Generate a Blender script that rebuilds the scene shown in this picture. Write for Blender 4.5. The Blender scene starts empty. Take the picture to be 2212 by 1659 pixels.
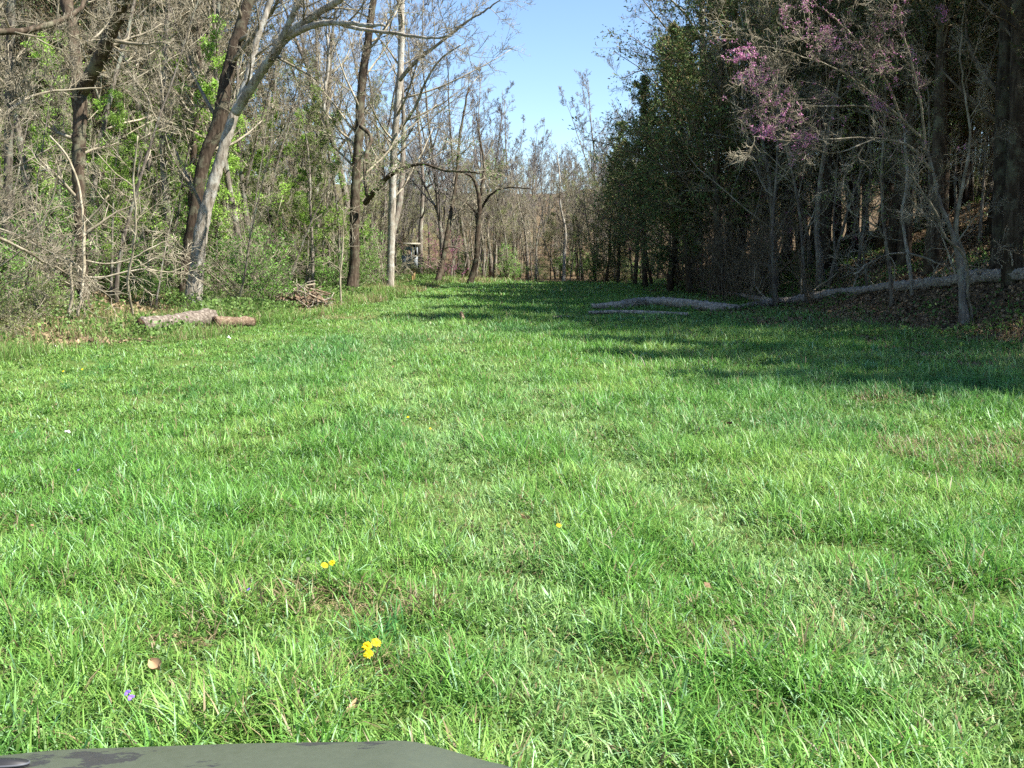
import bpy, math, random
import numpy as np
from mathutils import Vector

R = math.radians
scene = bpy.context.scene
COL = scene.collection

# ------------------------------------------------------------------ camera
CAM_H = 1.5
FV = 2218.0                       # focal length in pixels of a 2212 px wide view
CX, CY, HOR = 1106.0, 829.5, 546.0
PITCH = math.atan((CY - HOR) / FV)
cam_data = bpy.data.cameras.new('camera')
cam = bpy.data.objects.new('camera', cam_data)
COL.objects.link(cam)
cam.location = (0, 0, CAM_H)
cam.rotation_euler = (R(90) - PITCH, 0, 0)
cam_data.sensor_width = 36.0
cam_data.lens = 36.0 * FV / 2212.0
cam_data.clip_start = 0.05
cam_data.clip_end = 3000
scene.camera = cam

# ------------------------------------------------------------------ sky and sun
SUN_EL, SUN_AZ = 51.0, 107.0       # azimuth clockwise from the view axis (+Y)
world = bpy.data.worlds.new('World')
scene.world = world
world.use_nodes = True
wn = world.node_tree
bg = wn.nodes['Background']
sky = wn.nodes.new('ShaderNodeTexSky')
sky.sky_type = 'NISHITA'
sky.sun_disc = False
sky.sun_elevation = R(SUN_EL)
sky.sun_rotation = R(SUN_AZ)
sky.altitude = 900
sky.air_density = 1.0
sky.dust_density = 0.2
sky.ozone_density = 3.5
wn.links.new(sky.outputs[0], bg.inputs[0])
bg.inputs[1].default_value = 0.078
sd = bpy.data.lights.new('sun', 'SUN')
sd.energy = 5.0
sd.angle = R(0.55)
sd.color = (1.0, 0.955, 0.88)
sun = bpy.data.objects.new('sun', sd)
COL.objects.link(sun)
S_DIR = Vector((math.sin(R(SUN_AZ)) * math.cos(R(SUN_EL)), math.cos(R(SUN_AZ)) * math.cos(R(SUN_EL)), math.sin(R(SUN_EL))))
sun.rotation_euler = S_DIR.to_track_quat('Z', 'Y').to_euler()
sun.location = (40, 0, 40)
scene.view_settings.view_transform = 'Standard'
scene.view_settings.look = 'None'
scene.view_settings.exposure = 1.6
scene.view_settings.gamma = 1.0
scene.cycles.max_bounces = 5
scene.cycles.diffuse_bounces = 3
scene.cycles.glossy_bounces = 2
scene.cycles.transmission_bounces = 3
scene.cycles.transparent_max_bounces = 4
scene.cycles.use_denoising = False
scene.cycles.use_adaptive_sampling = True
scene.cycles.adaptive_threshold = 0.02
scene.cycles.caustics_reflective = False
scene.cycles.caustics_refractive = False
scene.cycles.filter_width = 1.5

# ------------------------------------------------------------------ projection helpers
cp, sp_ = math.cos(PITCH), math.sin(PITCH)
def P(xv, yv, Y):
    """world point at forward distance Y seen at view pixel (xv, yv)"""
    u = (xv - CX) / FV; v = (CY - yv) / FV
    dy = cp + v * sp_; dz = -sp_ + v * cp
    s = Y / dy
    return np.array([u * s, Y, CAM_H + dz * s])

def flat(xv, yv):
    u = (xv - CX) / FV; v = (CY - yv) / FV
    dy = cp + v * sp_; dz = -sp_ + v * cp
    s = -CAM_H / dz
    return u * s, dy * s

# ------------------------------------------------------------------ noise
def vnoise(x, y, seed=0):
    xi = np.floor(x).astype(np.int64); yi = np.floor(y).astype(np.int64)
    fx = x - xi; fy = y - yi
    fx = fx * fx * (3 - 2 * fx); fy = fy * fy * (3 - 2 * fy)
    def h(a, b):
        n = (a * 374761393 + b * 668265263 + seed * 974634777) & 0x7fffffff
        n = ((n ^ (n >> 13)) * 1274126177) & 0x7fffffff
        n = n ^ (n >> 16)
        return (n & 0xffff) / 65535.0
    return (h(xi, yi) * (1 - fx) + h(xi + 1, yi) * fx) * (1 - fy) + (h(xi, yi + 1) * (1 - fx) + h(xi + 1, yi + 1) * fx) * fy

def fbm(x, y, seed=0, o=4):
    a = 0.5; s = 0; t = 0
    for k in range(o):
        s = s + a * vnoise(x * 2 ** k, y * 2 ** k, seed + k * 17); t += a; a *= 0.5
    return s / t

# meadow edges as x(y)
LE = [flat(*p) for p in [(-60, 775), (60, 752), (140, 747), (300, 738), (480, 706), (620, 684), (760, 655), (850, 634), (925, 616)]]
RE = [flat(*p) for p in [(2260, 790), (2000, 735), (1700, 694), (1500, 646), (1430, 618)]]
LY = np.array([p[1] for p in LE]); LX = np.array([p[0] for p in LE])
RY = np.array([p[1] for p in RE]); RX = np.array([p[0] for p in RE])
def xL(y): return np.interp(y, LY, LX)
def xR(y): return np.interp(y, RY, RX)
FAR_Y = 51.0

TRK_Y = np.array([3.0, 5.5, 6.6, 9.4, 14.0, 21.6, 32.0, 50.0])
TRK = [np.array([0.25, -0.10, -0.29, -0.78, -1.75, -3.1, -3.6, -2.4]), np.array([1.55, 1.15, 0.92, 0.42, -0.45, -1.8, -2.3, -1.1])]
def track(x, y):
    """1 on the two faint wheel tracks, 0 away from them"""
    t = 0
    for tx in TRK:
        c = np.interp(y, TRK_Y, tx)
        t = t + np.exp(-((x - c) / 0.24) ** 2)
    return np.clip(t, 0, 1)

def smooth(a, b, t):
    t = np.clip((t - a) / (b - a), 0, 1)
    return t * t * (3 - 2 * t)

def meadow(x, y):
    """signed distance-like: >0 inside the meadow"""
    n = (fbm(x * 0.5, y * 0.5, 5, 3) - 0.5) * 1.8
    m = np.minimum(x - xL(y), xR(y) - x) + n
    return np.minimum(m, FAR_Y - y + n * 0.6)

def terrain(x, y):
    x = np.asarray(x, float); y = np.asarray(y, float)
    d = np.maximum(x - xR(y) - 0.6, 0)
    near = smooth(4, 14, y)
    z = 0.34 * np.minimum(d, 22) * smooth(0, 3, d) * near * (1 - 0.5 * smooth(38, 60, y))
    e = np.maximum(xL(y) - x - 2, 0)
    z = z + 0.07 * np.minimum(e, 60) * near
    z = z + 0.105 * np.maximum(y - 68, 0) * (1 - smooth(150, 400, y) * 0.8)
    z = z + (fbm(x * 0.35, y * 0.35, 3, 3) - 0.5) * 0.10 * smooth(0.5, 6, np.hypot(x, y))
    z = z + (fbm(x * 0.12, y * 0.12, 9, 3) - 0.5) * 1.2 * smooth(1, 8, np.maximum(d, e))
    # two faint wheel ruts
    z = z - 0.014 * track(x, y) * (np.abs(y) < 52)
    return z

def tz(x, y): return float(terrain(np.array([x]), np.array([y]))[0])

def ground_at(xv, yv):
    """where the ray through a view pixel meets the terrain"""
    u = (xv - CX) / FV; v = (CY - yv) / FV
    d = np.array([u, cp + v * sp_, -sp_ + v * cp])
    s = np.linspace(2, 160, 4000)
    p = np.array([0, 0, CAM_H]) + s[:, None] * d
    below = np.where(p[:, 2] < terrain(p[:, 0], p[:, 1]))[0]
    q = p[below[0]] if len(below) else p[-1]
    return float(q[0]), float(q[1]), tz(q[0], q[1])

# ------------------------------------------------------------------ materials
def mat(name, base=(0.5, 0.5, 0.5), rough=0.8, spec=0.3):
    m = bpy.data.materials.new(name)
    m.use_nodes = True
    b = m.node_tree.nodes['Principled BSDF']
    b.inputs['Base Color'].default_value = (*base, 1)
    b.inputs['Roughness'].default_value = rough
    b.inputs['Specular IOR Level'].default_value = spec
    return m, m.node_tree, b

def ramp(nt, stops):
    r = nt.nodes.new('ShaderNodeValToRGB')
    e = r.color_ramp.elements
    while len(e) < len(stops): e.new(0.5)
    for el, (p, c) in zip(e, stops):
        el.position = p; el.color = (*c, 1)
    return r

def noise(nt, scale, detail=4, rough=0.55, vec=None):
    n = nt.nodes.new('ShaderNodeTexNoise')
    n.inputs['Scale'].default_value = scale
    n.inputs['Detail'].default_value = detail
    n.inputs['Roughness'].default_value = rough
    if vec is not None: nt.links.new(vec, n.inputs['Vector'])
    return n

def bark(name, dark, mid, light, zs=0.18, scale=14, bump=0.6, lichen=None, by_object=0.25):
    m, nt, b = mat(name, rough=0.9, spec=0.15)
    tc = nt.nodes.new('ShaderNodeTexCoord')
    mp = nt.nodes.new('ShaderNodeMapping'); mp.inputs['Scale'].default_value = (1, 1, zs)
    nt.links.new(tc.outputs['Object'], mp.inputs['Vector'])
    n = noise(nt, scale, 6, 0.65, mp.outputs[0])
    r = ramp(nt, [(0.3, dark), (0.5, mid), (0.72, light)])
    nt.links.new(n.outputs['Fac'], r.inputs[0])
    out = r.outputs[0]
    if lichen:
        n2 = noise(nt, 2.3, 5, 0.7, tc.outputs['Object'])
        r2 = ramp(nt, [(0.5, (0, 0, 0)), (0.62, (1, 1, 1))])
        nt.links.new(n2.outputs['Fac'], r2.inputs[0])
        mx = nt.nodes.new('ShaderNodeMixRGB'); mx.inputs[2].default_value = (*lichen, 1)
        nt.links.new(r2.outputs[0], mx.inputs[0]); nt.links.new(out, mx.inputs[1])
        out = mx.outputs[0]
    oi = nt.nodes.new('ShaderNodeObjectInfo')
    mr = nt.nodes.new('ShaderNodeMapRange')
    mr.inputs[3].default_value = 1 - by_object; mr.inputs[4].default_value = 1 + by_object
    nt.links.new(oi.outputs['Random'], mr.inputs[0])
    hs = nt.nodes.new('ShaderNodeHueSaturation')
    nt.links.new(mr.outputs[0], hs.inputs['Value']); nt.links.new(out, hs.inputs['Color'])
    nt.links.new(hs.outputs[0], b.inputs['Base Color'])
    if bump:
        bp = nt.nodes.new('ShaderNodeBump'); bp.inputs['Strength'].default_value = bump; bp.inputs['Distance'].default_value = 0.03
        nt.links.new(n.outputs['Fac'], bp.inputs['Height']); nt.links.new(bp.outputs[0], b.inputs['Normal'])
    return m

def leafy(name, base=None, trans=0.4, rough=0.45, spec=0.4, var=0.3, sat=1.0):
    """double sided leaf: colour attribute 'Col' (or a base), part of the light passing through"""
    m, nt, b = mat(name, rough=rough, spec=spec)
    at = nt.nodes.new('ShaderNodeAttribute'); at.attribute_name = 'Col'
    oi = nt.nodes.new('ShaderNodeObjectInfo')
    mr = nt.nodes.new('ShaderNodeMapRange'); mr.inputs[3].default_value = 1 - var; mr.inputs[4].default_value = 1 + var
    nt.links.new(oi.outputs['Random'], mr.inputs[0])
    hs = nt.nodes.new('ShaderNodeHueSaturation')
    nt.links.new(at.outputs['Color'], hs.inputs['Color']); nt.links.new(mr.outputs[0], hs.inputs['Value'])
    hs.inputs['Saturation'].default_value = sat
    nt.links.new(hs.outputs[0], b.inputs['Base Color'])
    tr = nt.nodes.new('ShaderNodeBsdfTranslucent')
    nt.links.new(hs.outputs[0], tr.inputs[0])
    mx = nt.nodes.new('ShaderNodeMixShader'); mx.inputs[0].default_value = trans
    nt.links.new(b.outputs[0], mx.inputs[1]); nt.links.new(tr.outputs[0], mx.inputs[2])
    nt.links.new(mx.outputs[0], nt.nodes['Material Output'].inputs[0])
    return m

M = {}
M['bark_dark'] = bark('dark_bark', (0.020, 0.014, 0.009), (0.055, 0.040, 0.027), (0.125, 0.098, 0.070), lichen=(0.12, 0.115, 0.075))
M['bark_pale'] = bark('pale_bark', (0.11, 0.09, 0.065), (0.27, 0.24, 0.19), (0.50, 0.46, 0.39), scale=18, lichen=(0.42, 0.42, 0.37))
M['bark_grey'] = bark('grey_bark', (0.06, 0.05, 0.038), (0.15, 0.125, 0.10), (0.30, 0.27, 0.22), lichen=(0.24, 0.25, 0.19), by_object=0.4)
M['twig'] = bark('twig_bark', (0.11, 0.092, 0.058), (0.235, 0.205, 0.145), (0.42, 0.38, 0.29), zs=1, scale=3, bump=0, by_object=0.35)
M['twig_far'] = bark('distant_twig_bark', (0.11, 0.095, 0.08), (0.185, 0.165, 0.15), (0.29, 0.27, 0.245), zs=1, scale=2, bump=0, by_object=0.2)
M['twig_red'] = bark('budding_twig_bark', (0.085, 0.062, 0.038), (0.16, 0.125, 0.08), (0.27, 0.22, 0.15), zs=1, scale=3, bump=0)
M['leaf'] = leafy('fresh_leaf', trans=0.45, rough=0.5)
M['needle'] = leafy('cedar_needle', trans=0.15, rough=0.7, spec=0.2, var=0.2)
M['grass'] = leafy('grass_blade', trans=0.40, rough=0.46, spec=0.38, var=0.0)
M['blossom'] = leafy('redbud_blossom', trans=0.35, rough=0.6, spec=0.2, var=0.15)
M['litter'] = leafy('dead_leaf', trans=0.1, rough=0.85, spec=0.1, var=0.0)

def ground_material():
    m, nt, b = mat('meadow_soil', rough=0.95, spec=0.1)
    at = nt.nodes.new('ShaderNodeAttribute'); at.attribute_name = 'Col'
    tc = nt.nodes.new('ShaderNodeTexCoord')
    n1 = noise(nt, 9, 8, 0.7, tc.outputs['Object'])
    n2 = noise(nt, 0.9, 5, 0.6, tc.outputs['Object'])
    lit = ramp(nt, [(0.32, (0.028, 0.02, 0.012)), (0.5, (0.10, 0.068, 0.038)), (0.66, (0.22, 0.16, 0.095))])
    nt.links.new(n1.outputs['Fac'], lit.inputs[0])
    gr = ramp(nt, [(0.3, (0.05, 0.075, 0.02)), (0.5, (0.08, 0.13, 0.028)), (0.7, (0.17, 0.17, 0.07))])
    nt.links.new(n1.outputs['Fac'], gr.inputs[0])
    mx = nt.nodes.new('ShaderNodeMixRGB')
    ad = nt.nodes.new('ShaderNodeMath'); ad.operation = 'ADD'
    sep = nt.nodes.new('ShaderNodeSeparateColor'); nt.links.new(at.outputs['Color'], sep.inputs[0])
    ml = nt.nodes.new('ShaderNodeMath'); ml.operation = 'MULTIPLY_ADD'
    nt.links.new(n2.outputs['Fac'], ml.inputs[0]); ml.inputs[1].default_value = 0.8; ml.inputs[2].default_value = -0.4
    nt.links.new(sep.outputs[0], ad.inputs[0]); nt.links.new(ml.outputs[0], ad.inputs[1]); ad.use_clamp = True
    nt.links.new(ad.outputs[0], mx.inputs[0])
    nt.links.new(lit.outputs[0], mx.inputs[1]); nt.links.new(gr.outputs[0], mx.inputs[2])
    nt.links.new(mx.outputs[0], b.inputs['Base Color'])
    bp = nt.nodes.new('ShaderNodeBump'); bp.inputs['Strength'].default_value = 0.8; bp.inputs['Distance'].default_value = 0.05
    nt.links.new(n1.outputs['Fac'], bp.inputs['Height']); nt.links.new(bp.outputs[0], b.inputs['Normal'])
    return m
M['ground'] = ground_material()

# ------------------------------------------------------------------ mesh building
def mesh_from(name, verts, quads=None, tris=None, col=None, smooth_=True, material=None):
    me = bpy.data.meshes.new(name)
    verts = np.asarray(verts, np.float32).reshape(-1, 3)
    loops, starts, tot = [], [], 0
    if quads is not None and len(quads):
        q = np.asarray(quads, np.int32).reshape(-1, 4)
        loops.append(q.ravel()); starts.append(np.arange(len(q), dtype=np.int32) * 4); tot = q.size
    if tris is not None and len(tris):
        t = np.asarray(tris, np.int32).reshape(-1, 3)
        loops.append(t.ravel()); starts.append(tot + np.arange(len(t), dtype=np.int32) * 3)
    loops = np.concatenate(loops); starts = np.concatenate(starts)
    me.vertices.add(len(verts)); me.vertices.foreach_set('co', verts.ravel())
    me.loops.add(len(loops)); me.loops.foreach_set('vertex_index', loops)
    me.polygons.add(len(starts)); me.polygons.foreach_set('loop_start', starts)
    me.update(calc_edges=True)
    if smooth_: me.polygons.foreach_set('use_smooth', np.ones(len(starts), bool))
    if col is not None:
        a = me.color_attributes.new('Col', 'FLOAT_COLOR', 'POINT')
        c = np.ones((len(verts), 4), np.float32); c[:, :3] = col
        a.data.foreach_set('color', c.ravel())
    if material: me.materials.append(material)
    return me

class Geo:
    """collects vertices / faces / colours, then becomes one mesh"""
    def __init__(s): s.v, s.q, s.t, s.c, s.n = [], [], [], [], 0
    def add(s, v, q=None, t=None, c=None):
        v = np.asarray(v, float).reshape(-1, 3)
        if q is not None and len(q): s.q.append(np.asarray(q).reshape(-1, 4) + s.n)
        if t is not None and len(t): s.t.append(np.asarray(t).reshape(-1, 3) + s.n)
        s.v.append(v); s.n += len(v)
        s.c.append(np.broadcast_to(np.asarray(c if c is not None else (0.5, 0.5, 0.5), float), (len(v), 3)))
    def mesh(s, name, material, smooth_=True, origin=None):
        v = np.concatenate(s.v)
        if origin is not None: v = v - np.asarray(origin)
        return mesh_from(name, v, np.concatenate(s.q) if s.q else None, np.concatenate(s.t) if s.t else None,
                         np.concatenate(s.c), smooth_, material)

def tubes(geo, pts, rad, sides, rng=None, rough=0.0, cap=True, flare=0):
    """pts (N,K,3), rad (N,K): a swept tube for every polyline"""
    N, K, _ = pts.shape
    if N == 0: return
    tan = np.gradient(pts, axis=1)
    tan /= np.linalg.norm(tan, axis=2, keepdims=True) + 1e-9
    md = tan.mean(axis=1); md /= np.linalg.norm(md, axis=1, keepdims=True) + 1e-9
    ref = np.where(np.abs(md[:, 2:3]) > 0.8, np.array([[1.0, 0.13, 0]]), np.array([[0.05, 0.1, 1.0]]))
    u = np.cross(tan, ref[:, None, :]); u /= np.linalg.norm(u, axis=2, keepdims=True) + 1e-9
    w = np.cross(tan, u)
    a = np.arange(sides) / sides * 2 * math.pi
    rr = np.repeat(rad[:, :, None], sides, axis=2)
    if rough and rng is not None:
        rr = rr * (1 + rough * rng.standard_normal(rr.shape))
    v = pts[:, :, None, :] + rr[..., None] * (np.cos(a)[None, None, :, None] * u[:, :, None, :] + np.sin(a)[None, None, :, None] * w[:, :, None, :])
    idx = np.arange(N * K * sides).reshape(N, K, sides)
    nx = np.roll(idx, -1, axis=2)
    q = np.stack([idx[:, :-1], nx[:, :-1], nx[:, 1:], idx[:, 1:]], axis=-1).reshape(-1, 4)
    v = v.reshape(-1, 3)
    if cap:
        cv = np.concatenate([pts[:, 0], pts[:, -1]]); b = N * K * sides
        t1 = np.stack([nx[:, 0], idx[:, 0], np.broadcast_to((b + np.arange(N))[:, None], (N, sides))], -1).reshape(-1, 3)
        t2 = np.stack([idx[:, -1], nx[:, -1], np.broadcast_to((b + N + np.arange(N))[:, None], (N, sides))], -1).reshape(-1, 3)
        geo.add(np.concatenate([v, cv]), q, np.concatenate([t1, t2]))
    else:
        geo.add(v, q)

def at_t(pts, rad, idx, t):
    K = pts.shape[1]
    f = t * (K - 1); k = np.minimum(f.astype(int), K - 2); f = f - k
    p = pts[idx, k] * (1 - f)[:, None] + pts[idx, k + 1] * f[:, None]
    r = rad[idx, k] * (1 - f) + rad[idx, k + 1] * f
    d = pts[idx, k + 1] - pts[idx, k]
    d = d / (np.linalg.norm(d, axis=1, keepdims=True) + 1e-9)
    return p, r, d

def sprout(rng, pts, rad, per, t0=0.2, t1=1.0, ang=(35, 70), lenf=0.5, radf=0.6, K=5, wander=0.15, up=0.05, tip=0.25,
           minlen=0.1, taper_len=0.5, absolute=None, bias=None):
    """grow `per` children on every parent polyline"""
    N = pts.shape[0]
    L = np.linalg.norm(np.diff(pts, axis=1), axis=2).sum(1)
    idx = np.repeat(np.arange(N), per)
    t = (np.tile(np.arange(per), N) + rng.random(N * per)) / per
    t = t0 + (t1 - t0) * t
    t = np.minimum(t, 0.999)
    p, r, d = at_t(pts, rad, idx, t)
    rnd = rng.standard_normal(d.shape)
    if bias is not None: rnd = rnd + np.asarray(bias)
    perp = rnd - (rnd * d).sum(1, keepdims=True) * d
    perp /= np.linalg.norm(perp, axis=1, keepdims=True) + 1e-9
    a = np.radians(rng.uniform(ang[0], ang[1], len(idx)))[:, None]
    dr = np.cos(a) * d + np.sin(a) * perp
    ln = (absolute if absolute is not None else L[idx] * lenf) * (1 - taper_len * t) * rng.uniform(0.6, 1.25, len(idx))
    ln = np.maximum(ln, minlen)
    r0 = r * radf * rng.uniform(0.7, 1.0, len(idx))
    out = np.empty((len(idx), K, 3)); out[:, 0] = p
    for k in range(1, K):
        dr = dr + wander * rng.standard_normal(dr.shape) + np.array([0, 0, up])
        dr /= np.linalg.norm(dr, axis=1, keepdims=True)
        out[:, k] = out[:, k - 1] + dr * (ln / (K - 1))[:, None]
    rr = r0[:, None] * np.linspace(1, tip, K)[None, :]
    return out, rr

def leaves(geo, rng, centers, size, col, cv=0.2, aspect=0.6, flatness=0.0, direction=None, dirw=0.0, hue=0.0):
    """diamond shaped leaf faces at the given centres"""
    n = len(centers)
    a = rng.standard_normal((n, 3))
    if direction is not None: a = a * (1 - dirw) + direction * dirw * 1.6
    a /= np.linalg.norm(a, axis=1, keepdims=True) + 1e-9
    nrm = rng.standard_normal((n, 3)); nrm[:, 2] += flatness
    b = np.cross(a, nrm); b /= np.linalg.norm(b, axis=1, keepdims=True) + 1e-9
    s = size * rng.uniform(0.6, 1.3, n)[:, None]
    v = np.stack([centers - a * s * 0.5, centers + b * s * aspect * 0.5, centers + a * s * 0.5, centers - b * s * aspect * 0.5], 1)
    q = np.arange(n * 4).reshape(n, 4)
    c = np.asarray(col)[None, :] * (1 + cv * rng.standard_normal((n, 1)))
    c = c * (1 + hue * rng.standard_normal((n, 3)))
    geo.add(v, q, None, np.repeat(np.clip(c, 0.004, 0.9), 4, axis=0))

# ------------------------------------------------------------------ scene graph helpers
def tag(o, label=None, cat=None, group=None, kind=None):
    if label: o['label'] = label
    if cat: o['category'] = cat
    if group: o['group'] = group
    if kind: o['kind'] = kind
    return o

def obj(name, me, parent=None):
    o = bpy.data.objects.new(name, me); COL.objects.link(o)
    if parent: o.parent = parent
    return o

def thing(name, loc, label, cat, group=None, rot=0.0, sc=1.0, tilt=(0, 0)):
    o = bpy.data.objects.new(name, None); COL.objects.link(o)
    o.empty_display_size = 0.3
    o.location = loc; o.rotation_euler = (tilt[0], tilt[1], rot); o.scale = (sc, sc, sc)
    return tag(o, label, cat, group)

def place(template, name, loc, label, cat, group=None, rot=0.0, sc=1.0, tilt=(0, 0)):
    """a thing whose parts share the template's meshes"""
    t = thing(name, loc, label, cat, group, rot, sc, tilt)
    for part, me in template:
        obj(part, me, t)
    return t

# ------------------------------------------------------------------ the ground
def build_ground():
    xs = np.unique(np.concatenate([np.linspace(-700, -60, 18), np.linspace(-60, -14, 70), np.linspace(-14, 16, 200), np.linspace(16, 60, 60), np.linspace(60, 700, 18)]))
    ys = np.unique(np.concatenate([np.linspace(-200, -10, 10), np.linspace(-10, 0, 20), np.linspace(0, 56, 330), np.linspace(56, 160, 80), np.linspace(160, 900, 20)]))
    X, Y = np.meshgrid(xs, ys)
    Z = terrain(X, Y)
    n, m = X.shape
    idx = np.arange(n * m).reshape(n, m)
    q = np.stack([idx[:-1, :-1], idx[:-1, 1:], idx[1:, 1:], idx[1:, :-1]], -1).reshape(-1, 4)
    mk = smooth(-1.2, 0.8, meadow(X, Y)).ravel()
    mk = np.maximum(mk, 0.35 * smooth(0, 6, (xL(Y) - X).ravel()))
    c = np.stack([mk, mk, mk], 1)
    me = mesh_from('ground', np.stack([X, Y, Z], -1).reshape(-1, 3), q, None, c, True, M['ground'])
    o = obj('ground', me); tag(o, kind='structure')
build_ground()

# ------------------------------------------------------------------ grass
BARE = [(ground_at(800, 1325)[:2], 0.17), (ground_at(610, 1300)[:2], 0.11), (ground_at(2150, 985)[:2], 0.42), (ground_at(690, 686)[:2], 0.8),
        (ground_at(985, 1155)[:2], 0.06), (ground_at(1950, 870)[:2], 0.25), (ground_at(400, 1400)[:2], 0.07), (ground_at(790, 1470)[:2], 0.08)]

LOG_LINES = [((300, 722), (455, 706)), ((455, 712), (552, 708)), ((1270, 682), (1400, 676)), ((1400, 672), (1610, 676)), ((595, 668), (715, 668)), ((1600, 672), (2212, 625)), ((288, 738), (326, 744)), ((1551, 642), (1640, 658))]
LOGPTS = np.array([ground_at(a[0] + (b[0] - a[0]) * t, a[1] + (b[1] - a[1]) * t)[:2] for a, b in LOG_LINES for t in np.linspace(0, 1, 9)])
def near_log(x, y):
    """0 beside the logs (on the viewer's side too), 1 away from them"""
    d = np.full(len(x), 9.0)
    for lx, ly in LOGPTS:
        d = np.minimum(d, np.hypot(x - lx, np.where(y < ly, (y - ly) / 3.0, y - ly)))
    return smooth(0.15, 0.6, d)

def blades(geo, rng, x, y, h, w, col, lean=0.5, curl=0.5, seg=3):
    n = len(x)
    z = terrain(x, y) - 0.004
    a = rng.uniform(0, 2 * math.pi, n)
    d = np.stack([np.cos(a), np.sin(a)], 1)
    s = a + rng.normal(math.pi / 2, 0.5, n)
    side = np.stack([np.cos(s), np.sin(s), np.zeros(n)], 1)
    ln = np.abs(rng.normal(lean, 0.3, n)); cu = np.abs(rng.normal(curl, 0.35, n))
    ts = np.linspace(0, 1, seg + 1)
    V = np.empty((n, 2 * seg + 1, 3)); C = np.empty((n, 2 * seg + 1, 3))
    wprof = [0.7, 1.0, 0.72, 0.5]
    for k, t in enumerate(ts):
        th = ln * 0.6 + cu * 1.3 * t           # bend from the vertical
        fx = np.sin(th * 0.75) * h * t; fz = np.cos(th * 0.75) * h * t
        c = np.stack([x + d[:, 0] * fx, y + d[:, 1] * fx, z + fz], 1)
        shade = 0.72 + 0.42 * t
        if k < seg:
            ww = (w * wprof[k] * 0.5)[:, None] * side
            V[:, 2 * k] = c - ww; V[:, 2 * k + 1] = c + ww
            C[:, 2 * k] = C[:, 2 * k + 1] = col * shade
        else:
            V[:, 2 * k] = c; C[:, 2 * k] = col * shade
    b = np.arange(n)[:, None] * (2 * seg + 1)
    q = np.concatenate([b + np.array([[2 * k, 2 * k + 1, 2 * k + 3, 2 * k + 2]]) for k in range(seg - 1)]) if seg > 1 else None
    t3 = b + np.array([[2 * seg - 2, 2 * seg - 1, 2 * seg]])
    geo.add(V.reshape(-1, 3), q, t3, np.clip(C.reshape(-1, 3), 0.003, 0.9))

GREEN = np.array([0.130, 0.305, 0.051]); YEL = np.array([0.240, 0.400, 0.088]); BLU = np.array([0.086, 0.242, 0.062])
TAN = np.array([0.42, 0.34, 0.18]); GLINT = np.array([0.32, 0.52, 0.27]); BRN = np.array([0.27, 0.205, 0.12])  # the pale green stands in for sun glints on some blades

def grass_colour(rng, x, y, dry):
    n = len(x)
    a = fbm(x * 0.9, y * 0.9, 21, 4)[:, None]; b = fbm(x * 0.35 + 7, y * 0.35, 31, 3)[:, None]
    c = GREEN + (YEL - GREEN) * np.clip((a - 0.42) * 3.0, 0, 1) + (BLU - GREEN) * np.clip((b - 0.52) * 4, 0, 1)
    tk = (track(x, y) * 0.75)[:, None]
    c = c + (np.array([0.29, 0.45, 0.16]) - c) * tk
    yl = (0.15 + 0.4 * np.clip((-x - 2.0) / 4.0, 0, 1))[:, None]
    c = c + (YEL - c) * yl
    c = c * (1 + 0.20 * rng.standard_normal((n, 1))) * (1 + 0.07 * rng.standard_normal((n, 3)))
    r = rng.random(n)
    c = np.where((r < 0.07)[:, None], GLINT * rng.uniform(0.8, 1.3, (n, 1)), c)  # a few blades coloured as glints
    c = np.where((rng.random(n) < dry)[:, None], (TAN + (BRN - TAN) * rng.random((n, 1))) * rng.uniform(0.6, 1.15, (n, 1)), c)
    return np.clip(c, 0.01, 0.8)

def field_points(rng, y0, y1, dens, margin=1.6, mscale=0.56):
    ymax = mscale * y1 + margin
    n = int(dens * (y1 - y0) * ymax * 2)
    x = rng.uniform(-ymax, ymax, n); y = rng.uniform(y0, y1, n)
    k = np.abs(x) < mscale * y + margin
    return x[k], y[k]

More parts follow.
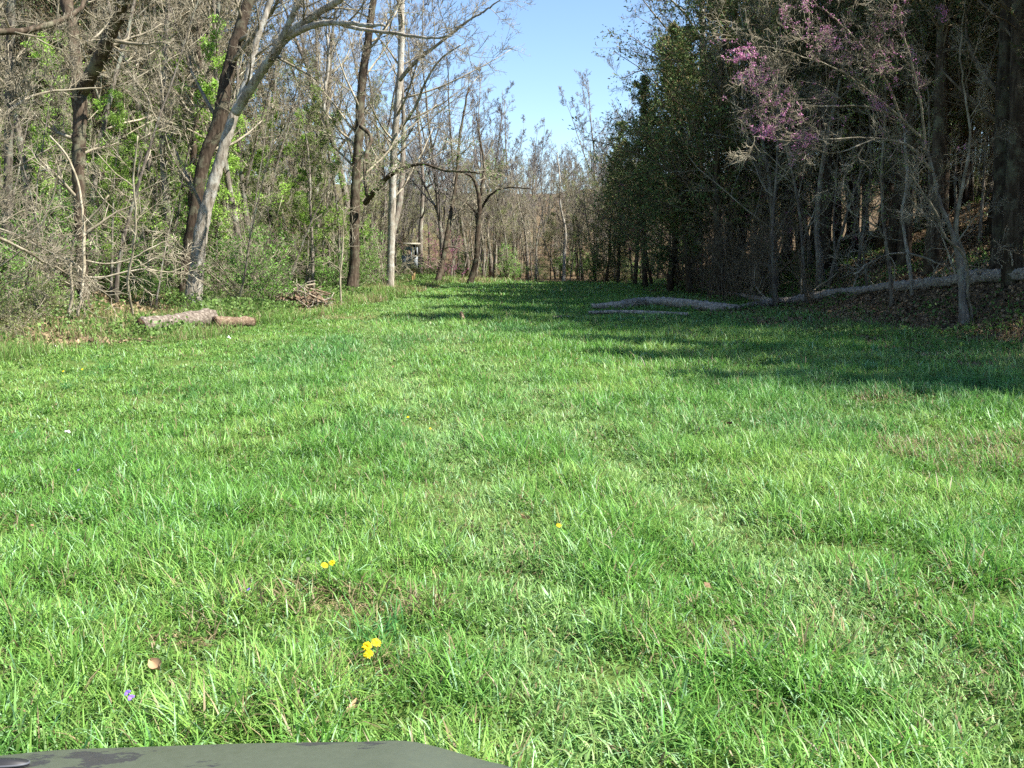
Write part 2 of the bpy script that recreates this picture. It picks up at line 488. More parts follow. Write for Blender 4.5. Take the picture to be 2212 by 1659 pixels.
def build_grass():
    rng = np.random.default_rng(11)
    bands = [(1.7, 5, 7200, 1.05, 3), (5, 8, 5400, 1.0, 3), (8, 13, 2600, 1.25, 3), (13, 21, 1200, 1.6, 2), (21, 34, 460, 2.4, 2), (34, 55, 200, 3.6, 2)]
    for name, part in (('meadow_grass', 0),):
        g = Geo()
        for y0, y1, dens, wmul, seg in bands:
            x, y = field_points(rng, y0, y1, dens)
            m = meadow(x, y)
            # clumping: tufts pull blades together
            cl = fbm(x * 2.6, y * 2.6, 41, 3); cl2 = fbm(x * 7, y * 7, 43, 2)
            keep = rng.random(len(x)) < np.clip(0.5 + 1.3 * (cl - 0.3) + 0.9 * (cl2 - 0.5), 0.25, 1)
            keep &= rng.random(len(x)) < smooth(-1.4, 0.6, m) * 0.97 + 0.03
            dry = 0.05 + 0.16 * smooth(1.2, -1.0, m) + 0.10 * smooth(0.58, 0.7, fbm(x * 1.3, y * 1.3, 77, 3))
            for (bx, by), br in BARE:
                dd = np.hypot((x - bx) / 1.5, y - by) / br
                keep &= (dd > 1) | (rng.random(len(x)) < 0.25)
                dry = np.where(dd < 1.4, 0.42, dry)
            x, y, cl, dry, m = x[keep], y[keep], cl[keep], dry[keep], m[keep]
            h = (0.07 + 0.11 * np.clip(cl - 0.25, 0, 1) ** 1.0 * 2.0) * rng.uniform(0.45, 1.35, len(x))
            h = h * (1 - 0.45 * smooth(2, 4.5, -x) ) * (1 + 0.35 * smooth(1.0, 0.0, m))
            h = h * (1 - 0.42 * track(x, y))
            h = h * (0.42 + 0.58 * near_log(x, y))
            w = rng.uniform(0.0032, 0.0074, len(x)) * wmul * (1 + 0.25 * (cl > 0.6))
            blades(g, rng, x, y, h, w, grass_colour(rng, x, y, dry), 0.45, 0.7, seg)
            # low clover and short weeds filling the base
            x, y = field_points(rng, y0, y1, dens * 0.35)
            k = (rng.random(len(x)) < smooth(-1.0, 0.8, meadow(x, y))) & (fbm(x * 1.7, y * 1.7, 55, 3) < 0.56)
            x, y = x[k], y[k]
            cc = np.stack([x, y, terrain(x, y) + rng.uniform(0.008, 0.05, len(x))], 1)
            leaves(g, rng, cc, 0.019 * wmul, (0.10, 0.20, 0.035), 0.3, 0.8, 2.0)
        me = g.mesh(name, M['grass'], False)
        tag(obj(name, me), 'bright green spring grass covering the open meadow between the woods', 'grass', kind='stuff')
    # big leaning tussocks, coarser blades
    g = Geo()
    cx, cy = field_points(rng, 2.6, 14, 1.4)
    k = (meadow(cx, cy) > 0.3) & (track(cx, cy) < 0.3); cx, cy = cx[k], cy[k]
    for x0, y0 in zip(cx, cy):
        n = int(rng.integers(30, 80)); r = rng.uniform(0.03, 0.10)
        x = x0 + rng.normal(0, r, n); y = y0 + rng.normal(0, r, n)
        h = rng.uniform(0.10, 0.24, n) * rng.uniform(0.8, 1.15)
        base = GREEN * rng.uniform(0.65, 1.15) if rng.random() < 0.7 else BLU * 1.05
        c = base * (1 + 0.22 * rng.standard_normal((n, 1)))
        c = np.where((rng.random(n) < 0.1)[:, None], GLINT * 1.1, c)
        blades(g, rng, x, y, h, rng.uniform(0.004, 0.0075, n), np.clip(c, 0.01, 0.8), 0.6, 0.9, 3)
    tag(obj('grass_tussocks', g.mesh('grass_tussocks', M['grass'], False)), 'coarse darker grass tussocks with long leaning blades scattered over the near meadow', 'grass', kind='stuff')
    # straw in the bare patches, dead leaves over the meadow
    g = Geo()
    for (bx, by), br in BARE:
        n = int(700 * (min(br, 0.5) / 0.3) ** 1.2)
        x = bx + rng.normal(0, br * 0.75, n) * 1.4; y = by + rng.normal(0, br * 0.6, n)
        blades(g, rng, x, y, rng.uniform(0.03, 0.12, n), rng.uniform(0.002, 0.004, n) * (1 + by / 12), (TAN + (BRN - TAN) * rng.random((n, 1))) * rng.uniform(0.5, 1.1, (n, 1)), 1.9, 0.9, 3)
    x, y = field_points(rng, 2.5, 22, 1.0)
    k = meadow(x, y) > -1; x, y = x[k], y[k]
    cc = np.stack([x, y, terrain(x, y) + rng.uniform(0.02, 0.07, len(x))], 1)
    leaves(g, rng, cc, 0.036, (0.26, 0.17, 0.10), 0.3, 0.7, 1.5)
    tag(obj('straw', g.mesh('straw', M['litter'], False)), 'dry straw and dead brown leaves lying in the thin patches of the meadow', 'straw', kind='stuff')
    # fringe: weeds and tan stalks along the left wood edge, far edge, right edge
    g = Geo()
    n = 150000
    y = 11 + 50 * rng.random(n) ** 1.2
    side = rng.random(n)
    off = np.abs(rng.normal(0, 2.2, n))
    x = np.where(side < 0.62, xL(y) + 0.9 - off, xR(y) - 0.8 + off * 1.2)
    fk = rng.random(n) < 0.10
    x = np.where(fk, rng.uniform(-6, 9, n), x); y = np.where(fk, FAR_Y + rng.normal(1.0, 1.0, n), y)
    left = x < 0
    pn = fbm(x * 0.8, y * 0.8, 61, 3)
    k = rng.random(n) < np.where(left, 1.0, 0.45) * smooth(0.3, 0.6, pn)
    x, y, left, pn = x[k], y[k], left[k], pn[k]; n = len(x)
    h = (0.3 + 0.7 * near_log(x, y)) * rng.uniform(0.10, 0.38, n) * (0.5 + pn) * np.where(left, 1.0, 0.55)
    dryp = np.clip((fbm(x * 0.5, y * 0.5, 63, 3) - 0.35) * 2.2, 0.1, 0.8)
    c = np.where((rng.random(n) < dryp)[:, None], TAN * rng.uniform(0.45, 1.0, (n, 1)), (YEL * 0.75 + GREEN * 0.25) * rng.uniform(0.5, 1.1, (n, 1)))
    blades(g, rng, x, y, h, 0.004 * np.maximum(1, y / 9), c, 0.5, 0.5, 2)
    tag(obj('edge_weeds', g.mesh('edge_weeds', M['grass'], False)), 'taller tan and green weeds fringing the meadow where it meets the woods', 'weeds', kind='stuff')

def build_litter():
    rng = np.random.default_rng(5)
    g = Geo()
    n = 120000
    y = rng.uniform(11, 55, n)
    x = xR(y) - 1.2 + np.abs(rng.normal(0, 7, n))
    k = x < 0.6 * y + 3; x, y = x[k], y[k]
    cc = np.stack([x, y, terrain(x, y) + rng.uniform(0.0, 0.05, len(x))], 1)
    leaves(g, rng, cc, 0.085, (0.20, 0.14, 0.085), 0.45, 0.7, 1.6)  # right bank leaves coloured darker to stand in for canopy shade
    n = 26000
    y = rng.uniform(14, 60, n); x = xL(y) + 0.2 - np.abs(rng.normal(0, 6, n))
    cc = np.stack([x, y, terrain(x, y) + rng.uniform(0.0, 0.05, n)], 1)
    leaves(g, rng, cc, 0.10, (0.27, 0.20, 0.12), 0.35, 0.7, 1.6)
    tag(obj('leaf_litter', g.mesh('leaf_litter', M['litter'], False)), 'brown dead leaves carpeting the floor of the woods', 'leaf litter', kind='stuff')
    g = Geo()
    n = 60000
    y = rng.uniform(12, 52, n); x = xR(y) - 1.5 + np.abs(rng.normal(0, 6, n))
    k = (rng.random(n) < smooth(0.42, 0.62, fbm(x * 0.7, y * 0.7, 71, 3))) & (x < 0.6 * y + 3)
    x, y = x[k], y[k]
    cc = np.stack([x, y, terrain(x, y) + rng.uniform(0.02, 0.16, len(x))], 1)
    leaves(g, rng, cc, 0.07, (0.12, 0.22, 0.05), 0.35, 0.7, 1.0)
    n = 90000
    y = 13 + 45 * rng.random(n); x = xL(y) + 0.2 - np.abs(rng.normal(0, 4, n))
    pn = fbm(x * 0.6, y * 0.6, 73, 3)
    k = rng.random(n) < smooth(0.36, 0.6, pn)
    x, y, pn = x[k], y[k], pn[k]
    cc = np.stack([x, y, terrain(x, y) + rng.uniform(0.02, 0.45, len(x)) * pn * 1.3 * (0.12 + 0.88 * near_log(x, y))], 1)
    leaves(g, rng, cc, 0.08, (0.15, 0.25, 0.06), 0.35, 0.7, 1.0)
    tag(obj('ground_cover', g.mesh('ground_cover', M['leaf'], False)), 'low green leafy plants covering the floor at the edge of the woods', 'ground cover', kind='stuff')
build_grass()
build_litter()

# ------------------------------------------------------------------ tree templates
def bare_tree(seed, H=13.0, r=0.14, lean=0.05, limbs=16, first=0.28, spread=0.42, bm='bark_grey', tm='twig', l2=8, l3=6, l4=4, fork=False, twig_r=0.006, leaf=None, leaf_n=0, up=0.10, leafsize=0.07):
    rng = np.random.default_rng(seed)
    K = 12
    d = np.array([rng.normal(0, lean), rng.normal(0, lean), 1.0]); p = np.zeros(3); pts = [p]
    for k in range(1, K):
        d = d + rng.normal(0, 0.055, 3) * np.array([1, 1, 0]); d /= np.linalg.norm(d)
        p = p + d * H / (K - 1); pts.append(p)
    tr = np.array(pts)[None]; tr[0, 0, 2] = -0.25
    tt = np.linspace(0, 1, K)
    rad = (r * (1 - 0.88 * tt ** 0.9))[None]; rad[0, 0] *= 1.5; rad[0, 1] *= 1.05
    tg = Geo(); tubes(tg, tr, rad, 9, rng, 0.05)
    if fork:
        f, fr = sprout(rng, tr, rad, 2, 0.25, 0.5, (14, 28), 0.62, 0.8, 9, 0.06, 0.05, 0.15, taper_len=0.2)
        tubes(tg, f, fr, 7, rng, 0.05)
        allp = [(tr, rad), (f, fr)]
    else: allp = [(tr, rad)]
    bg_ = Geo(); lg = Geo(); tips = []
    for q, (pp, rr) in enumerate(allp):
        lim, lr = sprout(rng, pp, rr, max(4, int(limbs * (1 if q == 0 else 0.55))), first if q == 0 else 0.25, 1.0, (28, 72), spread, 0.55, 7, 0.13, up, 0.22, taper_len=0.72)
        tubes(tg if False else bg_, lim, lr, 5)
        a, ar = sprout(rng, lim, lr, l2, 0.18, 1.0, (25, 65), 0.42, 0.6, 5, 0.15, up * 0.7, 0.3)
        ar = np.maximum(ar, twig_r * 1.1); tubes(bg_, a, ar, 4, cap=False)
        b, br = sprout(rng, a, ar, l3, 0.15, 1.0, (25, 60), 0.5, 0.65, 4, 0.18, up * 0.6, 0.4)
        br = np.maximum(br, twig_r * 0.8); tubes(bg_, b, br, 3, cap=False)
        last = b
        if l4:
            c, cr = sprout(rng, b, br, l4, 0.15, 1.0, (25, 55), 0.6, 0.7, 3, 0.2, up * 0.5, 0.5)
            cr = np.maximum(cr, twig_r * 0.5); tubes(bg_, c, cr, 3, cap=False)
            last = c
        tips.append(last[:, 1:].reshape(-1, 3))
    res = [('trunk', tg.mesh('trunk', M[bm])), ('branches', bg_.mesh('branches', M[tm]))]
    if leaf_n:
        tp = np.concatenate(tips)
        c = tp[rng.integers(0, len(tp), leaf_n)] + rng.normal(0, 0.05, (leaf_n, 3))
        leaves(lg, rng, c, leafsize, leaf, 0.25, 0.6, 0.5)
        res.append(('leaves', lg.mesh('leaves', M['leaf'], False)))
    return res

def cedar(seed, H=9.0, wide=1.9, low=0.06, n1=90, col=(0.10, 0.155, 0.05), sparse=1.0, rustic=0.30):
    rng = np.random.default_rng(seed)
    K = 10
    tr = np.zeros((1, K, 3)); tr[0, :, 2] = np.linspace(-0.25, H, K); tr[0, :, :2] = np.cumsum(rng.normal(0, 0.05, (K, 2)), 0)
    rad = (0.13 * H / 9 * (1 - 0.9 * np.linspace(0, 1, K)))[None]
    tg = Geo(); tubes(tg, tr, rad, 8, rng, 0.06)
    t = low + (1 - low) * (np.arange(n1) + rng.random(n1)) / n1
    t = np.minimum(t, 0.995)
    p, r, d = at_t(tr, rad, np.zeros(n1, int), t)
    az = rng.uniform(0, 2 * math.pi, n1)
    lob = 1 + 0.30 * np.sin(az * 2 + t * 7 + seed) + 0.16 * np.sin(t * 23 + az * 3 + seed)
    prof = np.minimum(1.0, (1 - t) * 1.9 + 0.06) * (0.75 + 0.4 * np.minimum(t / 0.25, 1)) * wide * rng.uniform(0.45, 1.25, n1) * lob
    el = np.radians(rng.uniform(5, 45, n1) + 20 * t)
    dr = np.stack([np.cos(az) * np.cos(el), np.sin(az) * np.cos(el), np.sin(el)], 1)
    K2 = 6
    br = np.empty((n1, K2, 3)); br[:, 0] = p
    for k in range(1, K2):
        dr = dr + rng.normal(0, 0.09, dr.shape) + np.array([0, 0, -0.02]); dr /= np.linalg.norm(dr, axis=1, keepdims=True)
        br[:, k] = br[:, k - 1] + dr * (prof / (K2 - 1))[:, None]
    rr = np.maximum(0.02 * (prof / wide)[:, None] * np.linspace(1, 0.25, K2), 0.004)
    bg_ = Geo(); tubes(bg_, br, rr, 4, cap=False)
    a, ar = sprout(rng, br, rr, 11, 0.2, 1.0, (25, 65), 0.5, 0.5, 4, 0.16, 0.06, 0.4)
    ar = np.maximum(ar, 0.003); tubes(bg_, a, ar, 3, cap=False)
    b, brr = sprout(rng, a, ar, 5, 0.1, 1.0, (20, 60), 0.6, 0.5, 3, 0.2, 0.06, 0.4)
    idx = rng.integers(0, len(b), int(len(b) * 5.0 * sparse)); f = rng.random(len(idx))
    seg_d = b[idx, 2] - b[idx, 0]
    c = b[idx, 0] + seg_d * f[:, None] * 1.1 + rng.normal(0, 0.025, (len(idx), 3))
    seg_d = seg_d / (np.linalg.norm(seg_d, axis=1, keepdims=True) + 1e-9)
    lg = Geo()
    rn = rng.random(len(idx)) < rustic
    leaves(lg, rng, c[~rn], 0.095, col, 0.3, 0.34, 0.2, seg_d[~rn], 0.55)
    leaves(lg, rng, c[rn], 0.095, (0.20, 0.155, 0.07), 0.3, 0.34, 0.2, seg_d[rn], 0.55)
    return [('trunk', tg.mesh('trunk', M['bark_dark'])), ('branches', bg_.mesh('branches', M['twig_red'])), ('foliage', lg.mesh('foliage', M['needle'], False))]

def shrub(seed, H=2.2, stems=9, leaf=(0.17, 0.34, 0.06), leaf_n=2600, leafsize=0.07, twigs='twig', spread=0.35, per=(7, 5, 4), r0=0.014, blossom=0):
    rng = np.random.default_rng(seed)
    K = 7
    st = np.empty((stems, K, 3)); st[:, 0, :2] = rng.normal(0, 0.12, (stems, 2)); st[:, 0, 2] = -0.1
    dr = rng.normal(0, spread, (stems, 3)); dr[:, 2] = 1; dr /= np.linalg.norm(dr, axis=1, keepdims=True)
    L = H * rng.uniform(0.6, 1.15, stems)
    for k in range(1, K):
        dr = dr + rng.normal(0, 0.14, dr.shape) + np.array([0, 0, -0.03]); dr /= np.linalg.norm(dr, axis=1, keepdims=True)
        st[:, k] = st[:, k - 1] + dr * (L / (K - 1))[:, None]
    sr = r0 * rng.uniform(0.6, 1.3, stems)[:, None] * np.linspace(1, 0.3, K)
    g = Geo(); tubes(g, st, sr, 5)
    a, ar = sprout(rng, st, sr, per[0], 0.15, 1, (25, 65), 0.45, 0.6, 5, 0.18, 0.03, 0.4); ar = np.maximum(ar, 0.005); tubes(g, a, ar, 3, cap=False)
    b, br = sprout(rng, a, ar, per[1], 0.1, 1, (25, 60), 0.5, 0.6, 4, 0.2, 0.02, 0.5); br = np.maximum(br, 0.004); tubes(g, b, br, 3, cap=False)
    c, cr = sprout(rng, b, br, per[2], 0.1, 1, (25, 60), 0.6, 0.6, 3, 0.2, 0.0, 0.5); cr = np.maximum(cr, 0.003); tubes(g, c, cr, 3, cap=False)
    res = [('stems', g.mesh('stems', M[twigs]))]
    tp = np.concatenate([c.reshape(-1, 3), b.reshape(-1, 3)])
    if leaf_n:
        lg = Geo()
        cc = tp[rng.integers(0, len(tp), leaf_n)] + rng.normal(0, 0.04, (leaf_n, 3))
        leaves(lg, rng, cc, leafsize, leaf, 0.28, 0.6, 0.4)
        res.append(('leaves', lg.mesh('leaves', M['leaf'], False)))
    if blossom:
        lg = Geo()
        n0 = int(blossom / 7)
        base = b.reshape(-1, 3)
        sel = base[rng.integers(0, len(base), n0)]
        cc = np.repeat(sel, 7, 0) + rng.normal(0, 0.03, (n0 * 7, 3))
        leaves(lg, rng, cc, 0.035, (0.42, 0.15, 0.27), 0.25, 0.8, 0.0)
        res.append(('blossoms', lg.mesh('blossoms', M['blossom'], False)))
    return res

rs = random.Random(3)
bareT = [bare_tree(100 + i, H=13, r=0.13 + 0.02 * (i % 3), fork=(i % 3 == 1), first=0.26 + 0.06 * (i % 3), limbs=15, l2=7, l3=5, spread=0.36 + 0.03 * (i % 2)) for i in range(6)]
slimT = [bare_tree(200 + i, H=9, r=0.055, limbs=15, first=0.15, spread=0.30, l2=6, l3=4, l4=3, lean=0.10, twig_r=0.005, leaf=(0.25, 0.36, 0.09), leaf_n=(0, 1600, 0, 900, 0)[i], leafsize=0.055) for i in range(5)]
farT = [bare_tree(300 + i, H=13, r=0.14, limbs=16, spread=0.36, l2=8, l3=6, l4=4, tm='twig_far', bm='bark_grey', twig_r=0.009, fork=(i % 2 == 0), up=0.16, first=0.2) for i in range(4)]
leafT = [bare_tree(400 + i, H=8.0, r=0.07, limbs=17, first=0.12, spread=0.38, l2=6, l3=5, l4=3, lean=0.08, leaf=(0.26, 0.42, 0.07), leaf_n=9500, leafsize=0.075) for i in range(4)]
budT = [bare_tree(450 + i, H=10.0, r=0.09, limbs=17, first=0.2, spread=0.36, l2=7, l3=5, l4=3, lean=0.06, leaf=(0.24, 0.30, 0.08), leaf_n=5200, leafsize=0.05) for i in range(2)]
cedT = [cedar(500 + i, H=9, wide=2.0 + 0.35 * (i % 3), low=0.06 + 0.07 * i) for i in range(4)]
tallT = [cedar(520 + i, H=15, wide=3.0, low=0.30, n1=120, sparse=1.5, col=(0.05, 0.078, 0.028)) for i in range(3)]
shrT = [shrub(600 + i, H=2.1, leaf_n=2600) for i in range(3)]
brmT = [shrub(620 + i, H=1.5, stems=16, leaf=(0.22, 0.28, 0.08), leaf_n=3200, leafsize=0.05, spread=0.6) for i in range(3)]
bareS = [shrub(640 + i, H=3.4, stems=7, leaf_n=0, twigs='twig_red', spread=0.26, per=(6, 5, 3)) for i in range(3)]
pinkT = [shrub(690, H=4.0, stems=5, leaf_n=0, twigs='twig_red', spread=0.3, per=(8, 5, 3), r0=0.03, blossom=4200)]
paleS = [shrub(680 + i, H=3.6, stems=10, leaf_n=0, twigs='twig', spread=0.45, per=(7, 5, 3), r0=0.02) for i in range(3)]
redT = [shrub(660 + i, H=4.2, stems=5, leaf_n=0, twigs='twig_red', spread=0.3, per=(8, 5, 3), r0=0.03, blossom=1000) for i in range(3)]

# ------------------------------------------------------------------ hero trees along measured stems
def curve(pts, n):
    """smooth resample of a polyline [(x,y,z,r)]"""
    p = np.asarray(pts, float)
    s = np.concatenate([[0], np.cumsum(np.linalg.norm(np.diff(p[:, :3], axis=0), axis=1))])
    t = np.linspace(0, s[-1], n)
    # Catmull-Rom through np.interp of slopes
    m = np.gradient(p, s, axis=0)
    k = np.clip(np.searchsorted(s, t, 'right') - 1, 0, len(s) - 2)
    h = (s[k + 1] - s[k])[:, None]; f = ((t - s[k])[:, None]) / h
    return (2 * f**3 - 3 * f**2 + 1) * p[k] + (f**3 - 2 * f**2 + f) * h * m[k] + (-2 * f**3 + 3 * f**2) * p[k + 1] + (f**3 - f**2) * h * m[k + 1]

def hero(name, label, base, stems, seed, bm='bark_dark', tm='twig', cat='tree', limb=6, sub=(7, 5, 4), part='branches', blossom=None, leaf_n=0, flare=1.35,
         limb_len=0.30, group=None, rough=0.06, twig_r=0.0045, up=0.06):
    """stems: list of (depth at base, depth at end, [(xv, yv, diameter in view px)...], branches?)"""
    rng = np.random.default_rng(seed)
    bx, by, bz = base
    tg = Geo(); bg_ = Geo(); allb = []
    for st in stems:
        d0, d1, pl = st[0], st[1], st[2]
        many = st[3] if len(st) > 3 else limb
        n = len(pl); w = []
        for i, (xv, yv, dia) in enumerate(pl):
            Y = d0 + (d1 - d0) * i / (n - 1)
            q = P(xv, yv, Y)
            w.append([*q, dia * Y / FV / 2])
        w = np.array(w)
        c = curve(w, max(10, 4 * n) if w[:, 3].max() < 0.08 else 9 * n)
        c[:, :3] += rng.normal(0, 0.012, (len(c), 3)) * np.linspace(0, 1, len(c))[:, None]
        pts = c[None, :, :3]; rad = np.maximum(c[None, :, 3], 0.008)
        if abs(w[0, 2] - bz) < 0.7:
            rad[0, 0] *= flare; pts[0, 0, 2] = min(pts[0, 0, 2], bz) - 0.15
        big = rad[0].mean() > 0.035
        kk = np.linspace(0, len(c) - 1, 60); allb.append(np.stack([np.interp(kk, np.arange(len(c)), c[:, q_]) for q_ in range(3)], 1)[None])
        tubes(tg if big else bg_, pts, rad, 12 if rad.max() > 0.1 else 7, rng, rough)
        if many:
            lim, lr = sprout(rng, pts, rad, many, 0.22, 1.0, (30, 70), limb_len, 0.42, 7, 0.10, up, 0.2, taper_len=0.3, minlen=1.0 if big else 0.5)
            lr = np.minimum(lr, 0.06)
            tubes(bg_, lim, lr, 5); allb.append(lim)
            a, ar = sprout(rng, lim, lr, sub[0], 0.15, 1, (25, 65), 0.42, 0.6, 5, 0.11, up, 0.3, minlen=0.35); ar = np.maximum(ar, twig_r * 1.3); tubes(bg_, a, ar, 4, cap=False)
            b, br = sprout(rng, a, ar, sub[1], 0.1, 1, (25, 60), 0.5, 0.6, 4, 0.14, up, 0.4, minlen=0.2); br = np.maximum(br, twig_r); tubes(bg_, b, br, 3, cap=False)
            if sub[2]:
                e, er = sprout(rng, b, br, sub[2], 0.1, 1, (25, 60), 0.6, 0.6, 3, 0.2, up, 0.5); er = np.maximum(er, twig_r * 0.7); tubes(bg_, e, er, 3, cap=False)
            allb += [a, b]
    t = thing(name, (bx, by, bz), label, cat, group)
    obj('trunk', tg.mesh('trunk', M[bm], True, (bx, by, bz)), t) if tg.n else None
    obj(part, bg_.mesh(part, M[tm], True, (bx, by, bz)), t) if bg_.n else None
    if leaf_n and allb:
        tp = np.concatenate([b[:, 1:].reshape(-1, 3) for b in allb])
        lg = Geo(); leaves(lg, rng, tp[rng.integers(0, len(tp), leaf_n)] + rng.normal(0, 0.05, (leaf_n, 3)), 0.07, (0.16, 0.28, 0.06), 0.25, 0.6, 0.4)
        obj('leaves', lg.mesh('leaves', M['leaf'], False, (bx, by, bz)), t)
    if blossom and allb:
        tp = np.concatenate([b.reshape(-1, 3) for b in allb])
        lg = Geo()
        for (xv, yv, Y, rpx, n) in blossom:
            c = P(xv, yv, Y)
            d = np.linalg.norm((tp - c) * np.array([1, 0.35, 1]), axis=1)
            cand = tp[d < rpx * Y / FV]
            if len(cand) == 0: continue
            n0 = n // 6
            s = np.repeat(cand[rng.integers(0, len(cand), n0)], 6, 0) + rng.normal(0, 0.022, (n0 * 6, 3))
            leaves(lg, rng, s, 0.028, (0.56, 0.24, 0.42), 0.25, 0.8, 0.0)
        if lg.n: obj('blossoms', lg.mesh('blossoms', M['blossom'], False, (bx, by, bz)), t)
    return t

# crop1 pixels -> view pixels
def c1(l, k=0.58): return [(x * 0.489, y * 0.489, d * k) for x, y, d in l]
def c2(l): return [(590 + x * 0.4223, y * 0.4223, d) for x, y, d in l]

b = ground_at(420, 662)
D = b[1]
hero('forked_tree', 'large pale grey trunk leaning right, its long limb arching over the meadow', b, [
    (D, D + 1.2, c1([(848, 1352, 88), (870, 1180, 68), (890, 1010, 62), (925, 870, 56), (975, 700, 50), (1020, 550, 46), (1085, 380, 36), (1115, 250, 30), (1150, 130, 28), (1195, 0, 26), (1240, -180, 20), (1270, -400, 10)], 0.46), 7),
    (D + .3, D - 1.5, c1([(1040, 500, 36), (1100, 400, 34), (1160, 310, 32), (1225, 215, 34), (1275, 110, 24), (1330, -10, 22), (1400, -200, 12)]), 5),
    (D - .2, D - 2.5, c1([(1225, 215, 26), (1275, 150, 28), (1380, 75, 26), (1500, 0, 22), (1640, -90, 12)]), 5),
    (D - .2, D - 4.0, c2([(20, 225, 24), (100, 175, 15), (180, 140, 13), (265, 118, 12), (400, 120, 9), (490, 130, 8), (572, 126, 5)]), 3),
    (D - 1.0, D - 5.0, c2([(340, 122, 9), (450, 150, 8), (640, 172, 7), (740, 188, 6), (830, 196, 5), (912, 184, 3)]), 7),
    ], 1, bm='bark_pale', tm='twig', limb_len=0.33)
b = ground_at(398, 655)
D = b[1] + 0.6
hero('leaning_tree', 'dark rough trunk leaning right, tight behind the pale scarred trunk', (b[0], D, tz(b[0], D)), [
    (D, D + 2, c1([(806, 1345, 46), (832, 1120, 44), (866, 900, 44), (905, 700, 46), (965, 540, 52), (1005, 330, 46), (1060, 130, 42), (1105, -10, 38), (1160, -220, 26), (1200, -500, 10)]), 9)], 2, bm='bark_dark')
b = ground_at(395, 640)
D = b[1] + 3
hero('slim_tree', 'slim brown trunk rising straight just left of the big leaning pair', (P(395, 640, D)[0], D, tz(P(395, 640, D)[0], D)), [
    (D, D + 1, c1([(815, 1300, 18), (835, 1000, 18), (850, 760, 20), (868, 520, 20), (880, 300, 19), (875, 100, 17), (880, -150, 12)]), 10)], 3, bm='bark_dark')
D = b[1] + 7
hero('slim_tree', 'slim whitish grey trunk seen between the brown slim trunk and the leaning pair', (P(448, 600, D)[0], D, tz(P(448, 600, D)[0], D)), [
    (D, D + 1, c1([(905, 1300, 22), (915, 900, 22), (925, 600, 24), (938, 300, 24), (948, 80, 22), (950, -150, 15)]), 10)], 4, bm='bark_pale')
b = ground_at(180, 672); D = b[1]
hero('forked_tree', 'dark brown trunk forking into a V high up, second big tree from the left', b, [
    (D, D + .5, c1([(372, 1390, 44), (362, 1150, 40), (352, 900, 42), (345, 700, 46), (352, 520, 50), (350, 380, 56)]), 6),
    (D + .5, D + 2, c1([(345, 400, 44), (335, 270, 40), (318, 120, 38), (290, -10, 44), (250, -200, 24), (230, -400, 9)]), 6),
    (D + .5, D - 2, c1([(360, 410, 48), (410, 320, 48), (465, 200, 46), (520, 80, 42), (552, -10, 38), (600, -200, 24), (640, -400, 9)]), 6)], 5, bm='bark_dark')
b = ground_at(12, 680); D = b[1] + 4
hero('grey_tree', 'straight grey trunk at the left edge of the view', (P(12, 600, D)[0], D, tz(P(12, 600, D)[0], D)), [
    (D, D, [(6, 640, 24), (14, 500, 20), (18, 340, 18), (20, 180, 18), (24, 0, 16), (26, -150, 9)], 10)], 6, bm='bark_grey')
b = ground_at(762, 642); D = b[1]
hero('vine_covered_tree', 'dark shaggy tree with vines on its trunk, right of the brush pile', b, [
    (D, D + 1, [(758, 642, 34), (764, 590, 24), (766, 480, 22), (768, 400, 20), (776, 280, 19), (782, 180, 18), (795, 90, 16), (806, 0, 14), (820, -120, 10), (830, -240, 4)], 14),
    (D, D - 4, c2([(470, 1040, 12), (530, 965, 12), (600, 895, 10), (680, 855, 8), (770, 840, 6), (870, 870, 6), (960, 878, 5), (1040, 882, 4), (1140, 910, 2)]), 7),
    (D, D - 2, c2([(440, 640, 9), (500, 700, 8), (470, 820, 8), (480, 1000, 8)]), 3)], 7, bm='bark_dark', leaf_n=1500)
b = ground_at(845, 634); D = b[1] + 2
hero('straight_tree', 'tall straight grey tree right of the vine covered trunk with limbs reaching over the meadow', (P(850, 634, D)[0], D, tz(P(850, 634, D)[0], D)), [
    (D, D + .5, [(842, 640, 18), (846, 480, 16), (850, 340, 15), (860, 210, 14), (866, 130, 14), (867, 0, 13), (868, -120, 9), (870, -260, 4)], 12),
    (D, D - 3, c2([(648, 410, 9), (700, 345, 9), (765, 285, 8), (840, 230, 7), (910, 175, 6), (1000, 105, 5), (1100, 45, 4), (1170, -10, 2)]), 8),
    (D, D - 3, c2([(650, 660, 6), (720, 560, 6), (790, 400, 5), (860, 300, 4), (960, 230, 3)]), 6)], 8, bm='bark_pale', limb_len=0.36)
b = ground_at(676, 640); D = b[1] + 1
hero('crooked_sapling', 'slender crooked grey sapling behind the brush pile', (P(676, 640, D)[0], D, tz(P(676, 640, D)[0], D)), [
    (D, D + .5, c2([(190, 1450, 16), (200, 1300, 11), (222, 1150, 10), (215, 1020, 9), (245, 880, 9), (250, 700, 8), (262, 500, 7), (285, 300, 6), (270, 100, 5), (290, -60, 3)]), 12)], 9, bm='bark_pale')
b = ground_at(738, 662)
hero('bare_sapling', 'thin whitish sapling standing at the meadow edge beside the brush pile', b, [
    (b[1], b[1], [(737, 662, 5), (735, 600, 4), (740, 540, 4), (741, 500, 3), (743, 465, 2)], 6)], 10, bm='bark_pale', limb_len=0.2, sub=(4, 3, 0))
b = ground_at(1005, 615)
